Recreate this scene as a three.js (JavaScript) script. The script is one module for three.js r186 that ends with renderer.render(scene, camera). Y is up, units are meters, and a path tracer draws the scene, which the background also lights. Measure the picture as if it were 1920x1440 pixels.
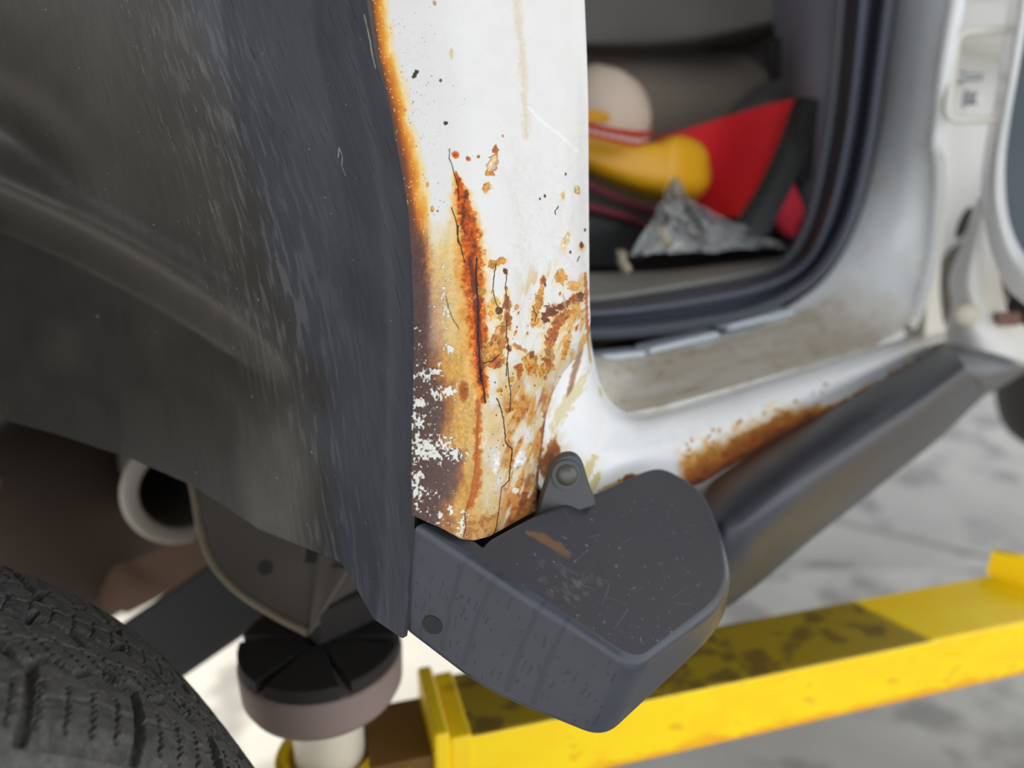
import * as THREE from 'three';
import { mergeGeometries } from 'three/addons/utils/BufferGeometryUtils.js';
import { Brush, Evaluator, SUBTRACTION } from 'three-bvh-csg';
import { RoundedBoxGeometry } from 'three/addons/geometries/RoundedBoxGeometry.js';

// ───────────────────────── camera, sky, sun, exposure ─────────────────────────
const scene = new THREE.Scene();
const VFOV = 53, PITCH = -18 * Math.PI / 180;
const camera = new THREE.PerspectiveCamera(VFOV, 4 / 3, 0.02, 60);
camera.position.set(0, 1.35, 0);
camera.rotation.set(PITCH, 0, 0);
camera.focus = 0.425;
camera.userData.fStop = 3.2;
camera.updateMatrixWorld(true);
scene.background = new THREE.Color(1.5, 1.56, 1.66);
const sun = new THREE.DirectionalLight(new THREE.Color(1.0, 0.93, 0.82), 7.5);
sun.position.set(-6.1, 6.6, -0.6);          // behind the raised vehicle, to its rear
sun.target.position.set(0, 1.0, -1.0);
sun.castShadow = true; sun.shadow.radius = 2; sun.shadow.mapSize.set(2048, 2048);
Object.assign(sun.shadow.camera, { left: -5, right: 5, top: 5, bottom: -5, near: 0.5, far: 20 });
scene.add(sun, sun.target);
const renderer = new THREE.WebGLRenderer();
renderer.toneMapping = THREE.LinearToneMapping;
renderer.toneMappingExposure = 1.2;
renderer.shadowMap.enabled = true;

// ───────────────────────── helpers: pixels to places ─────────────────────────
const V = (x, y, z) => new THREE.Vector3(x, y, z);
const FPX = 720 / Math.tan(VFOV * Math.PI / 360);
const FW = V(0, Math.sin(PITCH), -Math.cos(PITCH)), UP = V(0, Math.cos(PITCH), Math.sin(PITCH)), EYE = camera.position.clone();
const ray = (px, py) => FW.clone().add(V((px - 960) / FPX, 0, 0)).addScaledVector(UP, -(py - 720) / FPX);
const P = (px, py, d) => EYE.clone().addScaledVector(ray(px, py), d);
const YAW = 48 * Math.PI / 180;                                   // the vehicle's forward axis against the view
const FWD = V(Math.sin(YAW), 0, -Math.cos(YAW)), INW = V(-Math.cos(YAW), 0, -Math.sin(YAW)), OUT = INW.clone().negate(), YY = V(0, 1, 0);
const P0 = P(880, 600, 0.40);                                     // on the vehicle's side
const A = (a, y, i) => V(P0.x, y, P0.z).addScaledVector(FWD, a).addScaledVector(INW, i);   // vehicle axes: ahead, height, inward
const Q = (px, py, i) => { const r = ray(px, py), t = (i + P0.clone().sub(EYE).dot(INW)) / r.dot(INW); return EYE.clone().addScaledVector(r, t); };
const H = (px, py, y) => { const r = ray(px, py); return EYE.clone().addScaledVector(r, (y - EYE.y) / r.y); };
const onPlane = (px, py, p, n) => { const r = ray(px, py); return EYE.clone().addScaledVector(r, p.clone().sub(EYE).dot(n) / r.dot(n)); };
const lerp = (a, b, t) => a + (b - a) * t, clamp = (x, a = 0, b = 1) => Math.min(b, Math.max(a, x));
const sm = (a, b, x) => { const t = clamp((x - a) / (b - a)); return t * t * (3 - 2 * t); };
function table(rows) {                                             // [[x, y], ...] -> smooth piecewise function
  return (x) => {
    if (x <= rows[0][0]) return rows[0][1];
    for (let k = 1; k < rows.length; k++) if (x <= rows[k][0]) return lerp(rows[k - 1][1], rows[k][1], (x - rows[k - 1][0]) / (rows[k][0] - rows[k - 1][0]));
    return rows[rows.length - 1][1];
  };
}
let seed = 7; const rnd = () => { seed = (seed * 1664525 + 1013904223) >>> 0; return seed / 4294967296; };
const HASH = new Float32Array(65536); for (let k = 0; k < 65536; k++) HASH[k] = rnd();
const hash = (x, y) => HASH[((x * 73 + y * 3571 + ((x * y) & 255) * 17) & 65535)];
function vnoise(x, y) {
  const xi = Math.floor(x), yi = Math.floor(y); let u = x - xi, v = y - yi; u = u * u * (3 - 2 * u); v = v * v * (3 - 2 * v);
  return lerp(lerp(hash(xi, yi), hash(xi + 1, yi), u), lerp(hash(xi, yi + 1), hash(xi + 1, yi + 1), u), v);
}
function fbm(x, y, o = 4) { let s = 0, a = 0.5, n = 0; for (let k = 0; k < o; k++) { s += a * vnoise(x, y); n += a; a *= 0.5; x = x * 2.03 + 17.7; y = y * 2.03 + 9.2; } return s / n; }

// ───────────────────────── helpers: meshes ─────────────────────────
const taken = new Map();
const numbered = (n) => { const k = taken.get(n) ?? 0; taken.set(n, k + 1); return k ? n + '_' + String(k).padStart(3, '0') : n; };
function part(name, geo, material, parent, label) {
  const m = new THREE.Mesh(geo, material); m.name = name; m.castShadow = m.receiveShadow = true;
  if (label) m.userData.label = label;
  parent.add(m); return m;
}
function thing(name, label, category, group) {
  const g = new THREE.Group(); g.name = numbered(name); g.userData = { label, category }; if (group) g.userData.group = group;
  scene.add(g); return g;
}
function single(name, geo, material, label, category, kind) {
  const m = part(numbered(name), geo, material, scene); m.userData = { label, category }; if (kind) m.userData.kind = kind; return m;
}
const cr = (a, b, c, d, t) => 0.5 * (2 * b + (c - a) * t + (2 * a - 5 * b + 4 * c - d) * t * t + (3 * b - a - 3 * c + d) * t * t * t);
function crv(pts, s) {                                             // Catmull-Rom through Vector3s, s in 0..1
  const n = pts.length - 1, f = clamp(s) * n, k = Math.min(n - 1, Math.floor(f)), t = f - k;
  const a = pts[Math.max(0, k - 1)], b = pts[k], c = pts[k + 1], d = pts[Math.min(n, k + 2)];
  const g = (e) => cr(k ? a[e] : 2 * b[e] - c[e], b[e], c[e], k + 2 <= n ? d[e] : 2 * c[e] - b[e], t);
  return V(g('x'), g('y'), g('z'));
}
function sample(ctrl, nu, nv) {                                    // ctrl[row][col] -> fine grid
  const rows = ctrl.map((r) => Array.from({ length: nu + 1 }, (_, i) => crv(r, i / nu)));
  return Array.from({ length: nv + 1 }, (_, j) => Array.from({ length: nu + 1 }, (_, i) => crv(rows.map((r) => r[i]), j / nv)));
}
function gridNormals(g) {
  const nv = g.length - 1, nu = g[0].length - 1;
  return g.map((r, j) => r.map((_, i) => {
    const du = g[j][Math.min(nu, i + 1)].clone().sub(g[j][Math.max(0, i - 1)]), dv = g[Math.min(nv, j + 1)][i].clone().sub(g[Math.max(0, j - 1)][i]);
    const n = du.cross(dv); return n.lengthSq() < 1e-20 ? V(0, 1, 0) : n.normalize();
  }));
}
// A sheet with thickness: front grid, back grid, rim. The front is the side that faces `face`.
function shell(g, thick, face = EYE, uvOf = (u, v) => [u, v]) {
  const nv = g.length - 1, nu = g[0].length - 1, N = gridNormals(g), mid = g[nv >> 1][nu >> 1];
  const flip = N[nv >> 1][nu >> 1].dot(face.clone().sub(mid)) < 0, s = flip ? -1 : 1;
  const pos = [], uv = [], idx = [], W = nu + 1, size = W * (nv + 1);
  for (let side = 0; side < (thick ? 2 : 1); side++) for (let j = 0; j <= nv; j++) for (let i = 0; i <= nu; i++) {
    const p = g[j][i].clone().addScaledVector(N[j][i], side ? -s * thick : 0); pos.push(p.x, p.y, p.z); uv.push(...uvOf(i / nu, j / nv));
  }
  const quad = (a, b, c, d, f) => f ? idx.push(a, c, b, b, c, d) : idx.push(a, b, c, b, d, c);
  for (let side = 0; side < (thick ? 2 : 1); side++) for (let j = 0; j < nv; j++) for (let i = 0; i < nu; i++) {
    const a = side * size + j * W + i; quad(a, a + 1, a + W, a + W + 1, (side === 1) !== flip);
  }
  const front = idx.length;
  const geo = new THREE.BufferGeometry();
  if (thick) {                                                     // rim with vertices of its own
    const loop = []; for (let i = 0; i < nu; i++) loop.push([0, i]); for (let j = 0; j < nv; j++) loop.push([j, nu]);
    for (let i = nu; i > 0; i--) loop.push([nv, i]); for (let j = nv; j > 0; j--) loop.push([j, 0]);
    const base = pos.length / 3;
    loop.concat([loop[0]]).forEach(([j, i]) => { for (const sd of [0, 1]) { const k = (sd * size + j * W + i) * 3; pos.push(pos[k], pos[k + 1], pos[k + 2]); uv.push(...uvOf(i / nu, j / nv)); } });
    for (let k = 0; k < loop.length; k++) { const a = base + k * 2; quad(a, a + 2, a + 1, a + 3, flip); }
  }
  geo.setAttribute('position', new THREE.Float32BufferAttribute(pos, 3)); geo.setAttribute('uv', new THREE.Float32BufferAttribute(uv, 2));
  geo.setIndex(idx); geo.computeVertexNormals(); geo.userData.front = front; return geo;
}
const sheet = (ctrl, nu, nv, thick, face, uvOf) => shell(sample(ctrl, nu, nv), thick, face, uvOf);
function tube(pts, r, seg = 40, sides = 12, closed = false) { return new THREE.TubeGeometry(new THREE.CatmullRomCurve3(pts, closed, 'centripetal'), seg, r, sides, closed); }
function rod(a, b, r, r2 = r, sides = 24) {                        // closed cylinder between two points
  const g = new THREE.CylinderGeometry(r2, r, a.distanceTo(b), sides, 1), d = b.clone().sub(a).normalize();
  g.applyQuaternion(new THREE.Quaternion().setFromUnitVectors(YY, d)); const m = a.clone().lerp(b, 0.5); g.translate(m.x, m.y, m.z); return g;
}
function boxIn(x, y, z, sx, sy, sz, r, c) {                        // rounded box with its own axes x, y, z (unit vectors), centre c
  const g = new RoundedBoxGeometry(sx, sy, sz, 3, r); g.applyMatrix4(new THREE.Matrix4().makeBasis(x, y, z)); g.translate(c.x, c.y, c.z); return g;
}
const carBox = (a0, a1, y0, y1, i0, i1, r = 0.01) => boxIn(FWD, YY, OUT, a1 - a0, y1 - y0, i1 - i0, r, A((a0 + a1) / 2, (y0 + y1) / 2, (i0 + i1) / 2));
function roundPoly(pts, rad, seg = 6) {                            // closed 3D polygon with rounded corners
  const out = [], n = pts.length;
  pts.forEach((p, k) => {
    const a = pts[(k + n - 1) % n], b = pts[(k + 1) % n], r = Array.isArray(rad) ? rad[k] : rad;
    const ta = Math.min(0.48, r / p.distanceTo(a)), tb = Math.min(0.48, r / p.distanceTo(b)), s = p.clone().lerp(a, ta), e = p.clone().lerp(b, tb);
    for (let q = 0; q <= seg; q++) { const t = q / seg; out.push(s.clone().multiplyScalar((1 - t) * (1 - t)).addScaledVector(p, 2 * t * (1 - t)).addScaledVector(e, t * t)); }
  });
  return out;
}
function loft(layers, capA = true, capB = true) {                  // closed rings -> solid
  const n = layers[0].length, pos = [], idx = [], uv = [];
  let len = [0]; for (let k = 1; k <= n; k++) len.push(len[k - 1] + layers[0][k % n].distanceTo(layers[0][k - 1]));
  let down = 0;
  layers.forEach((L, j) => { if (j) down += L[0].distanceTo(layers[j - 1][0]); for (let k = 0; k <= n; k++) { const p = L[k % n]; pos.push(p.x, p.y, p.z); uv.push(len[k], down); } });
  for (let j = 0; j < layers.length - 1; j++) for (let k = 0; k < n; k++) { const a = j * (n + 1) + k, b = a + n + 1; idx.push(a, b, a + 1, a + 1, b, b + 1); }
  for (const [L, f] of [[layers[0], 0], [layers[layers.length - 1], 1]]) {
    if (f ? !capB : !capA) continue;
    const c = L.reduce((s, p) => s.add(p), V(0, 0, 0)).divideScalar(n), base = pos.length / 3;
    pos.push(c.x, c.y, c.z); uv.push(0, 0); L.forEach((p) => { pos.push(p.x, p.y, p.z); uv.push(0, 0); });
    for (let k = 0; k < n; k++) f ? idx.push(base, base + 1 + (k + 1) % n, base + 1 + k) : idx.push(base, base + 1 + k, base + 1 + (k + 1) % n);
  }
  const g = new THREE.BufferGeometry(); g.setAttribute('position', new THREE.Float32BufferAttribute(pos, 3)); g.setAttribute('uv', new THREE.Float32BufferAttribute(uv, 2));
  g.setIndex(idx); g.computeVertexNormals(); return g;
}
function plate(outline, back, bevel = 0.002) {                     // flat outline pushed back by a vector, with a small chamfer
  const c = outline.reduce((s, p) => s.add(p), V(0, 0, 0)).divideScalar(outline.length), inset = outline.map((p) => p.clone().lerp(c, Math.min(0.3, bevel / Math.max(1e-4, p.distanceTo(c))))), bn = back.clone().normalize();
  return loft([inset, outline.map((p) => p.clone().addScaledVector(bn, bevel)), outline.map((p) => p.clone().add(back))]);
}

// ───────────────────────── helpers: textures ─────────────────────────
function tex(w, h, fn, srgb = true) {                              // fn(u, v) -> [r, g, b] 0..255 or a number 0..255
  const d = new Uint8Array(w * h * 4);
  for (let y = 0; y < h; y++) for (let x = 0; x < w; x++) { const c = fn((x + 0.5) / w, (y + 0.5) / h), o = (y * w + x) * 4; if (c.length) { d[o] = clamp(c[0], 0, 255); d[o + 1] = clamp(c[1], 0, 255); d[o + 2] = clamp(c[2], 0, 255); } else d[o] = d[o + 1] = d[o + 2] = clamp(c, 0, 255); d[o + 3] = 255; }
  const t = new THREE.DataTexture(d, w, h); t.magFilter = THREE.LinearFilter; t.minFilter = THREE.LinearMipmapLinearFilter; t.wrapS = t.wrapT = THREE.RepeatWrapping;
  if (srgb) t.colorSpace = THREE.SRGBColorSpace; t.needsUpdate = true; return t;
}
const mat = (hex, roughness = 0.5, o = {}) => new THREE.MeshPhysicalMaterial({ color: hex, roughness, side: THREE.DoubleSide, ...o });
const mixc = (a, b, t) => [lerp(a[0], b[0], t), lerp(a[1], b[1], t), lerp(a[2], b[2], t)];
function ramp(stops, t) { if (t <= stops[0][0]) return stops[0][1]; for (let k = 1; k < stops.length; k++) if (t <= stops[k][0]) return mixc(stops[k - 1][1], stops[k][1], (t - stops[k - 1][0]) / (stops[k][0] - stops[k - 1][0])); return stops[stops.length - 1][1]; }
// A painted surface: colour and height, marks given in the surface's own plan coordinates.
class Paint {
  constructor(w, h, plan, inv) { this.w = w; this.h = h; this.plan = plan; this.inv = inv; this.c = new Float32Array(w * h * 3); this.z = new Float32Array(w * h); this.r = new Float32Array(w * h); this.X = new Float32Array(w * h); this.Y = new Float32Array(w * h);
    for (let j = 0; j < h; j++) for (let i = 0; i < w; i++) { const [x, y] = plan((i + 0.5) / w, (j + 0.5) / h); this.X[j * w + i] = x; this.Y[j * w + i] = y; } }
  each(box, fn) {                                                  // box in plan units or null
    let i0 = 0, i1 = this.w - 1, j0 = 0, j1 = this.h - 1;
    if (box) { const q = [[box[0], box[1]], [box[2], box[1]], [box[0], box[3]], [box[2], box[3]]].map(([x, y]) => this.inv(x, y)); const us = q.map((a) => a[0]), vs = q.map((a) => a[1]);
      i0 = Math.max(0, Math.floor(Math.min(...us) * this.w) - 3); i1 = Math.min(this.w - 1, Math.ceil(Math.max(...us) * this.w) + 3); j0 = Math.max(0, Math.floor(Math.min(...vs) * this.h) - 3); j1 = Math.min(this.h - 1, Math.ceil(Math.max(...vs) * this.h) + 3); }
    for (let j = j0; j <= j1; j++) for (let i = i0; i <= i1; i++) { const k = j * this.w + i; fn(k, this.X[k], this.Y[k]); }
  }
  blend(k, c, a) { if (a <= 0) return; a = Math.min(1, a); const o = k * 3; this.c[o] += (c[0] - this.c[o]) * a; this.c[o + 1] += (c[1] - this.c[o + 1]) * a; this.c[o + 2] += (c[2] - this.c[o + 2]) * a; }
  fill(fn) { this.each(null, (k, x, y) => { const c = fn(x, y, k); this.c.set(c, k * 3); }); }
  // stroke: points [x, y, half width]; stops: colour ramp over distance / half width
  stroke(pts, stops, { alpha = 1, rough = 0.35, scale = 6, reach = 1, soft = 0.25, lift = 0, gloss = 0, warp = 0, tone = 0 } = {}) {
    const m = Math.max(...pts.map((p) => p[2])) * (reach + rough) + 2;
    const box = [Math.min(...pts.map((p) => p[0])) - m, Math.min(...pts.map((p) => p[1])) - m, Math.max(...pts.map((p) => p[0])) + m, Math.max(...pts.map((p) => p[1])) + m];
    this.each(box, (k, x0, y0) => {
      let best = 1e9; const x = warp ? x0 + (fbm(x0 / 7 + 3, y0 / 7, 3) - 0.5) * warp : x0, y = warp ? y0 + (fbm(x0 / 7 + 90, y0 / 7, 3) - 0.5) * warp : y0;
      for (let q = 0; q < pts.length - 1; q++) { const [ax, ay, aw] = pts[q], [bx, by, bw] = pts[q + 1], dx = bx - ax, dy = by - ay, t = clamp(((x - ax) * dx + (y - ay) * dy) / (dx * dx + dy * dy + 1e-6)); best = Math.min(best, Math.hypot(x - ax - dx * t, y - ay - dy * t) / Math.max(0.05, lerp(aw, bw, t))); }
      if (best > reach + rough + 0.01) return;
      const n = (fbm(x / scale, y / scale, 3) - 0.5) * 2 * rough, t = best + n;
      const a = alpha * (1 - sm(reach - soft, reach, t));
      if (a > 0) { const q = 1 + (tone ? (fbm(x0 / 5 + 21, y0 / 5, 3) - 0.5) * tone : 0); this.blend(k, ramp(stops, clamp(t / reach)).map((e) => e * q), a); this.z[k] += lift * a; this.r[k] = Math.max(this.r[k], gloss * a); }
    });
  }
  blob(cx, cy, rx, ry, ang, stops, o = {}) {
    const { alpha = 1, rough = 0.3, scale = 5, soft = 0.25, lift = 0, gloss = 0, warp = 0, tone = 0 } = o, m = Math.max(rx, ry) * 1.5 + 2 + warp * 0.5, ca = Math.cos(ang), sa = Math.sin(ang);
    this.each([cx - m, cy - m, cx + m, cy + m], (k, x0, y0) => {
      const x = warp ? x0 + (fbm(x0 / 7 + 3, y0 / 7, 3) - 0.5) * warp : x0, y = warp ? y0 + (fbm(x0 / 7 + 90, y0 / 7, 3) - 0.5) * warp : y0, dx = x - cx, dy = y - cy, t0 = Math.hypot((dx * ca + dy * sa) / rx, (-dx * sa + dy * ca) / ry); if (t0 > 1.5) return;
      const t = t0 + (fbm(x / scale + 40, y / scale, 3) - 0.5) * 2 * rough, a = alpha * (1 - sm(1 - soft, 1, t));
      if (a > 0) { const q = 1 + (tone ? (fbm(x0 / 5 + 21, y0 / 5, 3) - 0.5) * tone : 0); this.blend(k, ramp(stops, clamp(t)).map((e) => e * q), a); this.z[k] += lift * a; this.r[k] = Math.max(this.r[k], gloss * a); }
    });
  }
  colour() { const { w, h, c } = this; return tex(w, h, (u, v) => { const k = (Math.floor(v * h) * w + Math.floor(u * w)) * 3; return [c[k], c[k + 1], c[k + 2]]; }); }
  height(scale = 1) { const { w, h, z } = this; return tex(w, h, (u, v) => 128 + 127 * clamp(z[Math.floor(v * h) * w + Math.floor(u * w)] * scale, -1, 1), false); }
  roughness(lo, hi) { const { w, h, r } = this; return tex(w, h, (u, v) => 255 * lerp(lo, hi, clamp(r[Math.floor(v * h) * w + Math.floor(u * w)])), false); }
}
const one = (c) => [[0, c], [1, c]];

// ───────────────────────── shared materials ─────────────────────────
const M = {};
M.white = mat(0xe9eaea, 0.28, { clearcoat: 0.4, clearcoatRoughness: 0.2 });
M.rubber = mat(0x2e3034, 0.55);
M.blackTrim = mat(0x1c1d1e, 0.7);
M.steel = mat(0xb9bcc0, 0.35, { metalness: 0.9 });

// ───────────────────────── floor ─────────────────────────
{
  const t = tex(1024, 1024, (u, v) => {
    const per = (f) => { const a = fbm(u * f, v * f, 4), b = fbm((u - 1) * f + 500, v * f, 4), c = fbm(u * f, (v - 1) * f + 300, 4), d = fbm((u - 1) * f + 500, (v - 1) * f + 300, 4); return lerp(lerp(a, b, sm(0.8, 1, u)), lerp(c, d, sm(0.8, 1, u)), sm(0.8, 1, v)); };
    const n = per(7), f = hash(Math.floor(u * 1024), Math.floor(v * 1024)), st = sm(0.56, 0.74, per(13)), k = 156 + (n - 0.5) * 40 + (f - 0.5) * 12 - st * 34;
    return [k * 1.0, k * 0.99, k * 0.955];
  });
  const g = new THREE.BoxGeometry(14, 0.2, 14); g.translate(0, -0.1, -1);
  const p = g.attributes.position, uv = g.attributes.uv; for (let k = 0; k < p.count; k++) uv.setXY(k, p.getX(k) / 2.2, p.getZ(k) / 2.2);
  const fl = single('floor', g, new THREE.MeshStandardMaterial({ map: t, roughness: 0.75 }), 'grey stained concrete workshop floor under the raised vehicle', 'floor', 'structure');
  const j0 = H(1560, 975, 0), j1 = H(1980, 1075, 0), jd = j1.clone().sub(j0), jx = jd.clone().normalize();
  part('joint_filler', boxIn(jx, YY, jx.clone().cross(YY), jd.length() * 2.2, 0.012, 0.03, 0.003, j0.clone().addScaledVector(jd, 1.02).setY(-0.0045)), mat(0x77766f, 0.8), fl, 'dark filled floor joint');
}

// workshop roof: open sides, so that daylight comes in low
{
  const g = new THREE.BoxGeometry(6.0, 0.15, 12); g.translate(0.15, 4.3, -1.5);
  single('ceiling', g, mat(0x8c8a86, 0.9), 'plain grey workshop roof high above the vehicle', 'ceiling', 'structure');
}

// ═════════════════════════ THE VEHICLE ═════════════════════════
const car = thing('vehicle', 'white off-road vehicle raised on a yellow lift, rust around its door pillar', 'vehicle');

// ---- rusty pillar: outer quarter panel ----
const XL = table([[-60, 678], [0, 686], [50, 692], [100, 701], [150, 713], [200, 727], [250, 738], [300, 748], [350, 757], [400, 765], [450, 769], [500, 772], [600, 776], [700, 776], [800, 772], [960, 772], [1020, 774]]);
const XR = table([[-60, 1094], [0, 1096], [100, 1100], [200, 1103], [400, 1104], [560, 1105], [620, 1107], [655, 1103], [690, 1080], [720, 1056], [760, 1036], [800, 1024], [850, 1018], [900, 1012], [960, 1006], [1020, 1004]]);
const YB = table([[0, 966], [0.2, 986], [0.42, 1011], [0.5, 1013], [0.62, 1006], [1, 957]]);
const pillarPlan = (u, v) => { const y = -60 + v * (YB(u) + 60), yy = -60 + v * 1045; return [lerp(XL(yy), XR(yy), u), y]; };
const pillarInv = (x, y) => { let u = 0.5, v = 0.5; for (let k = 0; k < 6; k++) { v = (y + 60) / (YB(clamp(u)) + 60); const yy = -60 + v * 1045; u = (x - XL(yy)) / (XR(yy) - XL(yy)); } return [u, v]; };
{
  // across the panel: outer face, rolled edge, slanting return face, edge that turns away
  const D = table([[0, 0.3975], [0.14, 0.3985], [0.30, 0.4015], [0.40, 0.4055], [0.47, 0.4115], [0.56, 0.4205], [0.66, 0.4330], [0.80, 0.4490], [0.92, 0.4640], [0.98, 0.4760], [1, 0.4860]]);
  const Dsm = (u) => { let s = 0; for (let k = -3; k <= 3; k++) s += D(u + k * 0.012); return s / 7; };
  const nu = 90, nv = 200, g = [];
  for (let j = 0; j <= nv; j++) {
    const row = [];
    for (let i = 0; i <= nu; i++) {
      const u = i / nu, v = j / nv, [x, y] = pillarPlan(u, v);
      let d = Dsm(u);
      const low = sm(250, 620, y) * sm(0.42, 0.6, u);                       // blistered, wavy sheet below
      d -= low * 0.0042 * (fbm(x / 46, y / 60, 3) - 0.45) + low * 0.0016 * (fbm(x / 16, y / 16, 2) - 0.5);
      d -= sm(600, 900, y) * 0.003 * (fbm(x / 30 + 9, y / 70, 2) - 0.5);
      d += sm(880, 1010, y) * 0.004 * sm(0.5, 1, u);
      const seam = Math.exp(-(((u - lerp(0.36, 0.41, clamp(y / 900))) / 0.012) ** 2)) * sm(330, 460, y) * (1 - sm(740, 800, y));
      d += seam * 0.0016;                                                  // open seam
      row.push(P(x, y, d));
    }
    g.push(row);
  }
  const geo = shell(g, 0.0035, EYE, (u, v) => [u, v]);

  const S = new Paint(900, 1900, pillarPlan, pillarInv);
  const WHITE = [222, 221, 218];
  const z1 = (a) => a.map(([x, y, w = 3]) => [640 + x / 3.84, y / 3.84, w / 3.84]), z2 = (a) => a.map(([x, y, w = 3]) => [680 + x / 3.84, 340 + y / 3.84, w / 3.84]), z3 = (a) => a.map(([x, y, w = 3]) => [680 + x / 3.84, 680 + y / 3.84, w / 3.84]);
  const EDGE = [[0, [84, 58, 48]], [0.22, [122, 66, 34]], [0.42, [192, 106, 20]], [0.62, [226, 154, 46]], [0.82, [238, 210, 146]], [1.08, WHITE]];
  const MIDR = [[0, [78, 56, 54]], [0.24, [88, 58, 52]], [0.36, [150, 86, 40]], [0.52, [196, 138, 48]], [0.8, [204, 156, 66]], [1.0, [216, 176, 92]], [1.25, [232, 212, 160]]];
  const LOWR = [[0, [80, 58, 52]], [0.44, [86, 60, 52]], [0.58, [150, 92, 42]], [0.72, [196, 146, 62]], [1.05, [206, 162, 84]], [1.35, [224, 190, 128]]];
  S.fill((x, y, k) => {
    const s = x - XL(y), n1 = fbm(x / 16, y / 46, 4) - 0.5, n2 = fbm(x / 5, y / 5, 3) - 0.5, n4 = fbm(x / 30 + 5, y / 30, 3) - 0.5;
    let c = WHITE.map((q) => q + n4 * 5);
    const up = ramp(EDGE, s / (44 + n1 * 26 + n2 * 6));
    const mW = lerp(80, 118, sm(470, 600, y));
    const mott = 1 + (fbm(x / 4 + 11, y / 5, 3) - 0.5) * 0.32, md = ramp(MIDR, (s + n2 * 24) / (mW + n1 * 50)).map((e) => e * mott);
    const lo = ramp(LOWR, (s + n2 * 10 + (fbm(x / 12, y / 20, 3) - 0.5) * 26 + (y > 840 ? -30 * (1 - sm(900, 975, y + (80 - s) * 0.5)) : 0)) / (104 + n1 * 40)).map((e) => e * mott);
    const tU = s / 76, tM = s / 125, tL = s / 150;
    if (tU < 1) c = mixc(c, up, 1 - sm(0.85, 1, tU));
    const a = sm(395, 490, y + n1 * 60) * (1 - sm(0.78, 1, tM + n1 * 0.3)); c = mixc(c, md, a);
    const b = sm(670, 745, y + n1 * 40) * (1 - sm(0.8, 1, tL + n1 * 0.25)); c = mixc(c, lo, b);
    // cream wash on the return face below
    const wash = sm(560, 720, y) * sm(868, 905, x) * clamp((fbm(x / 22 + 70, y / 34, 4) - 0.36) * 3.4) * 0.85; c = mixc(c, [224, 194, 134], wash);
    const drip = sm(470, 560, y) * sm(960, 1010, x) * sm(0.52, 0.66, fbm((x + y * 0.25) / 11 + 30, y / 40, 4)) * 0.8; c = mixc(c, [206, 152, 70], drip);
    const wash2 = sm(395, 470, y) * (1 - sm(620, 700, y)) * sm(795, 815, x) * (1 - sm(850, 870, x)); c = mixc(c, [236, 226, 196], wash2 * 0.45);
    const peel = sm(0.5, 0.62, (x - XL(y)) / (XR(y) - XL(y))) * sm(200, 330, y);
    S.z[k] = (fbm(x / 9, y / 9, 3) - 0.5) * (0.22 + 0.45 * peel) + (fbm(x / 20, y / 34, 2) - 0.5) * 1.1 * peel + n2 * 0.5 * sm(0, 1, 1 - tM) * sm(380, 480, y);
    S.r[k] = 0.15 + 0.6 * sm(0, 1, 1 - (y < 430 ? tU : tM));
    return c;
  });
  // flaked chalky white on the outer face
  const flake = [[790, 440, 16, 22, 0.30], [803, 700, 34, 22, 0.62], [835, 737, 26, 14, 0.95], [783, 775, 14, 60, 0.8], [800, 842, 48, 26, 0.95], [850, 850, 34, 16, 0.7], [782, 905, 12, 50, 0.9], [800, 930, 34, 26, 0.42], [838, 965, 30, 20, 0.6], [868, 985, 12, 24, 1.0], [800, 985, 40, 10, 0.7], [812, 560, 16, 60, 0.14], [785, 640, 12, 40, 0.32], [832, 545, 8, 34, 0.75], [838, 590, 8, 30, 0.6], [845, 655, 9, 9, 0.8], [820, 800, 30, 40, 0.25]];
  S.each([768, 400, 905, 1020], (k, x, y) => {
    let dns = 0; for (const [cx, cy, rx, ry, a] of flake) dns = Math.max(dns, a * Math.exp(-(((x - cx) / rx) ** 2 + ((y - cy) / ry) ** 2) * 0.75));
    if (dns < 0.05) return;
    const n = fbm(x / 4.2, y / 5, 4) * 0.75 + fbm(x / 14, y / 14, 2) * 0.25, a = sm(0.0, 0.05, n - (0.74 - dns * 0.42));
    S.blend(k, [228, 228, 220], a * 0.95); S.z[k] += a * 0.6; S.r[k] = Math.max(S.r[k], 0.8 * a);
  });
  const OR = [[0, [168, 70, 14]], [0.5, [190, 88, 14]], [0.8, [214, 122, 28]], [1, [228, 160, 64]]], HALO = [[0, [226, 160, 70]], [0.6, [232, 184, 104]], [1, [238, 216, 168]]];
  const DARK = [[0, [84, 40, 30]], [0.6, [112, 48, 26]], [1, [150, 66, 20]]], OCH = [[0, [204, 138, 44]], [0.6, [206, 140, 44]], [0.9, [186, 112, 30]], [1, [214, 160, 84]]], CRK = one([40, 26, 22]);
  const RUST = [[0, [150, 74, 24]], [0.7, [184, 96, 24]], [1, [206, 140, 60]]];
  // main vertical run
  const spine = [...z2([[676, -60, 10], [690, 0, 20], [722, 110, 46], [738, 250, 62], [770, 380, 66], [790, 500, 70], [790, 650, 70], [804, 800, 66], [818, 950, 62], [832, 1100, 58], [842, 1300, 52]]), ...z3([[850, 60, 46], [868, 180, 34], [876, 270, 22]])];
  S.stroke(spine.map(([x, y, w]) => [x - 3, y, w * 2.5]), HALO, { alpha: 0.95, soft: 0.75, rough: 0.25, scale: 14 });
  S.stroke(spine.slice(5).map(([x, y, w]) => [x - 8, y, w * 1.9]), [[0, [214, 136, 40]], [0.7, [212, 152, 62]], [1, [218, 176, 96]]], { alpha: 0.9, soft: 0.7, rough: 0.4, scale: 12, warp: 8, tone: 0.3 });
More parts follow.
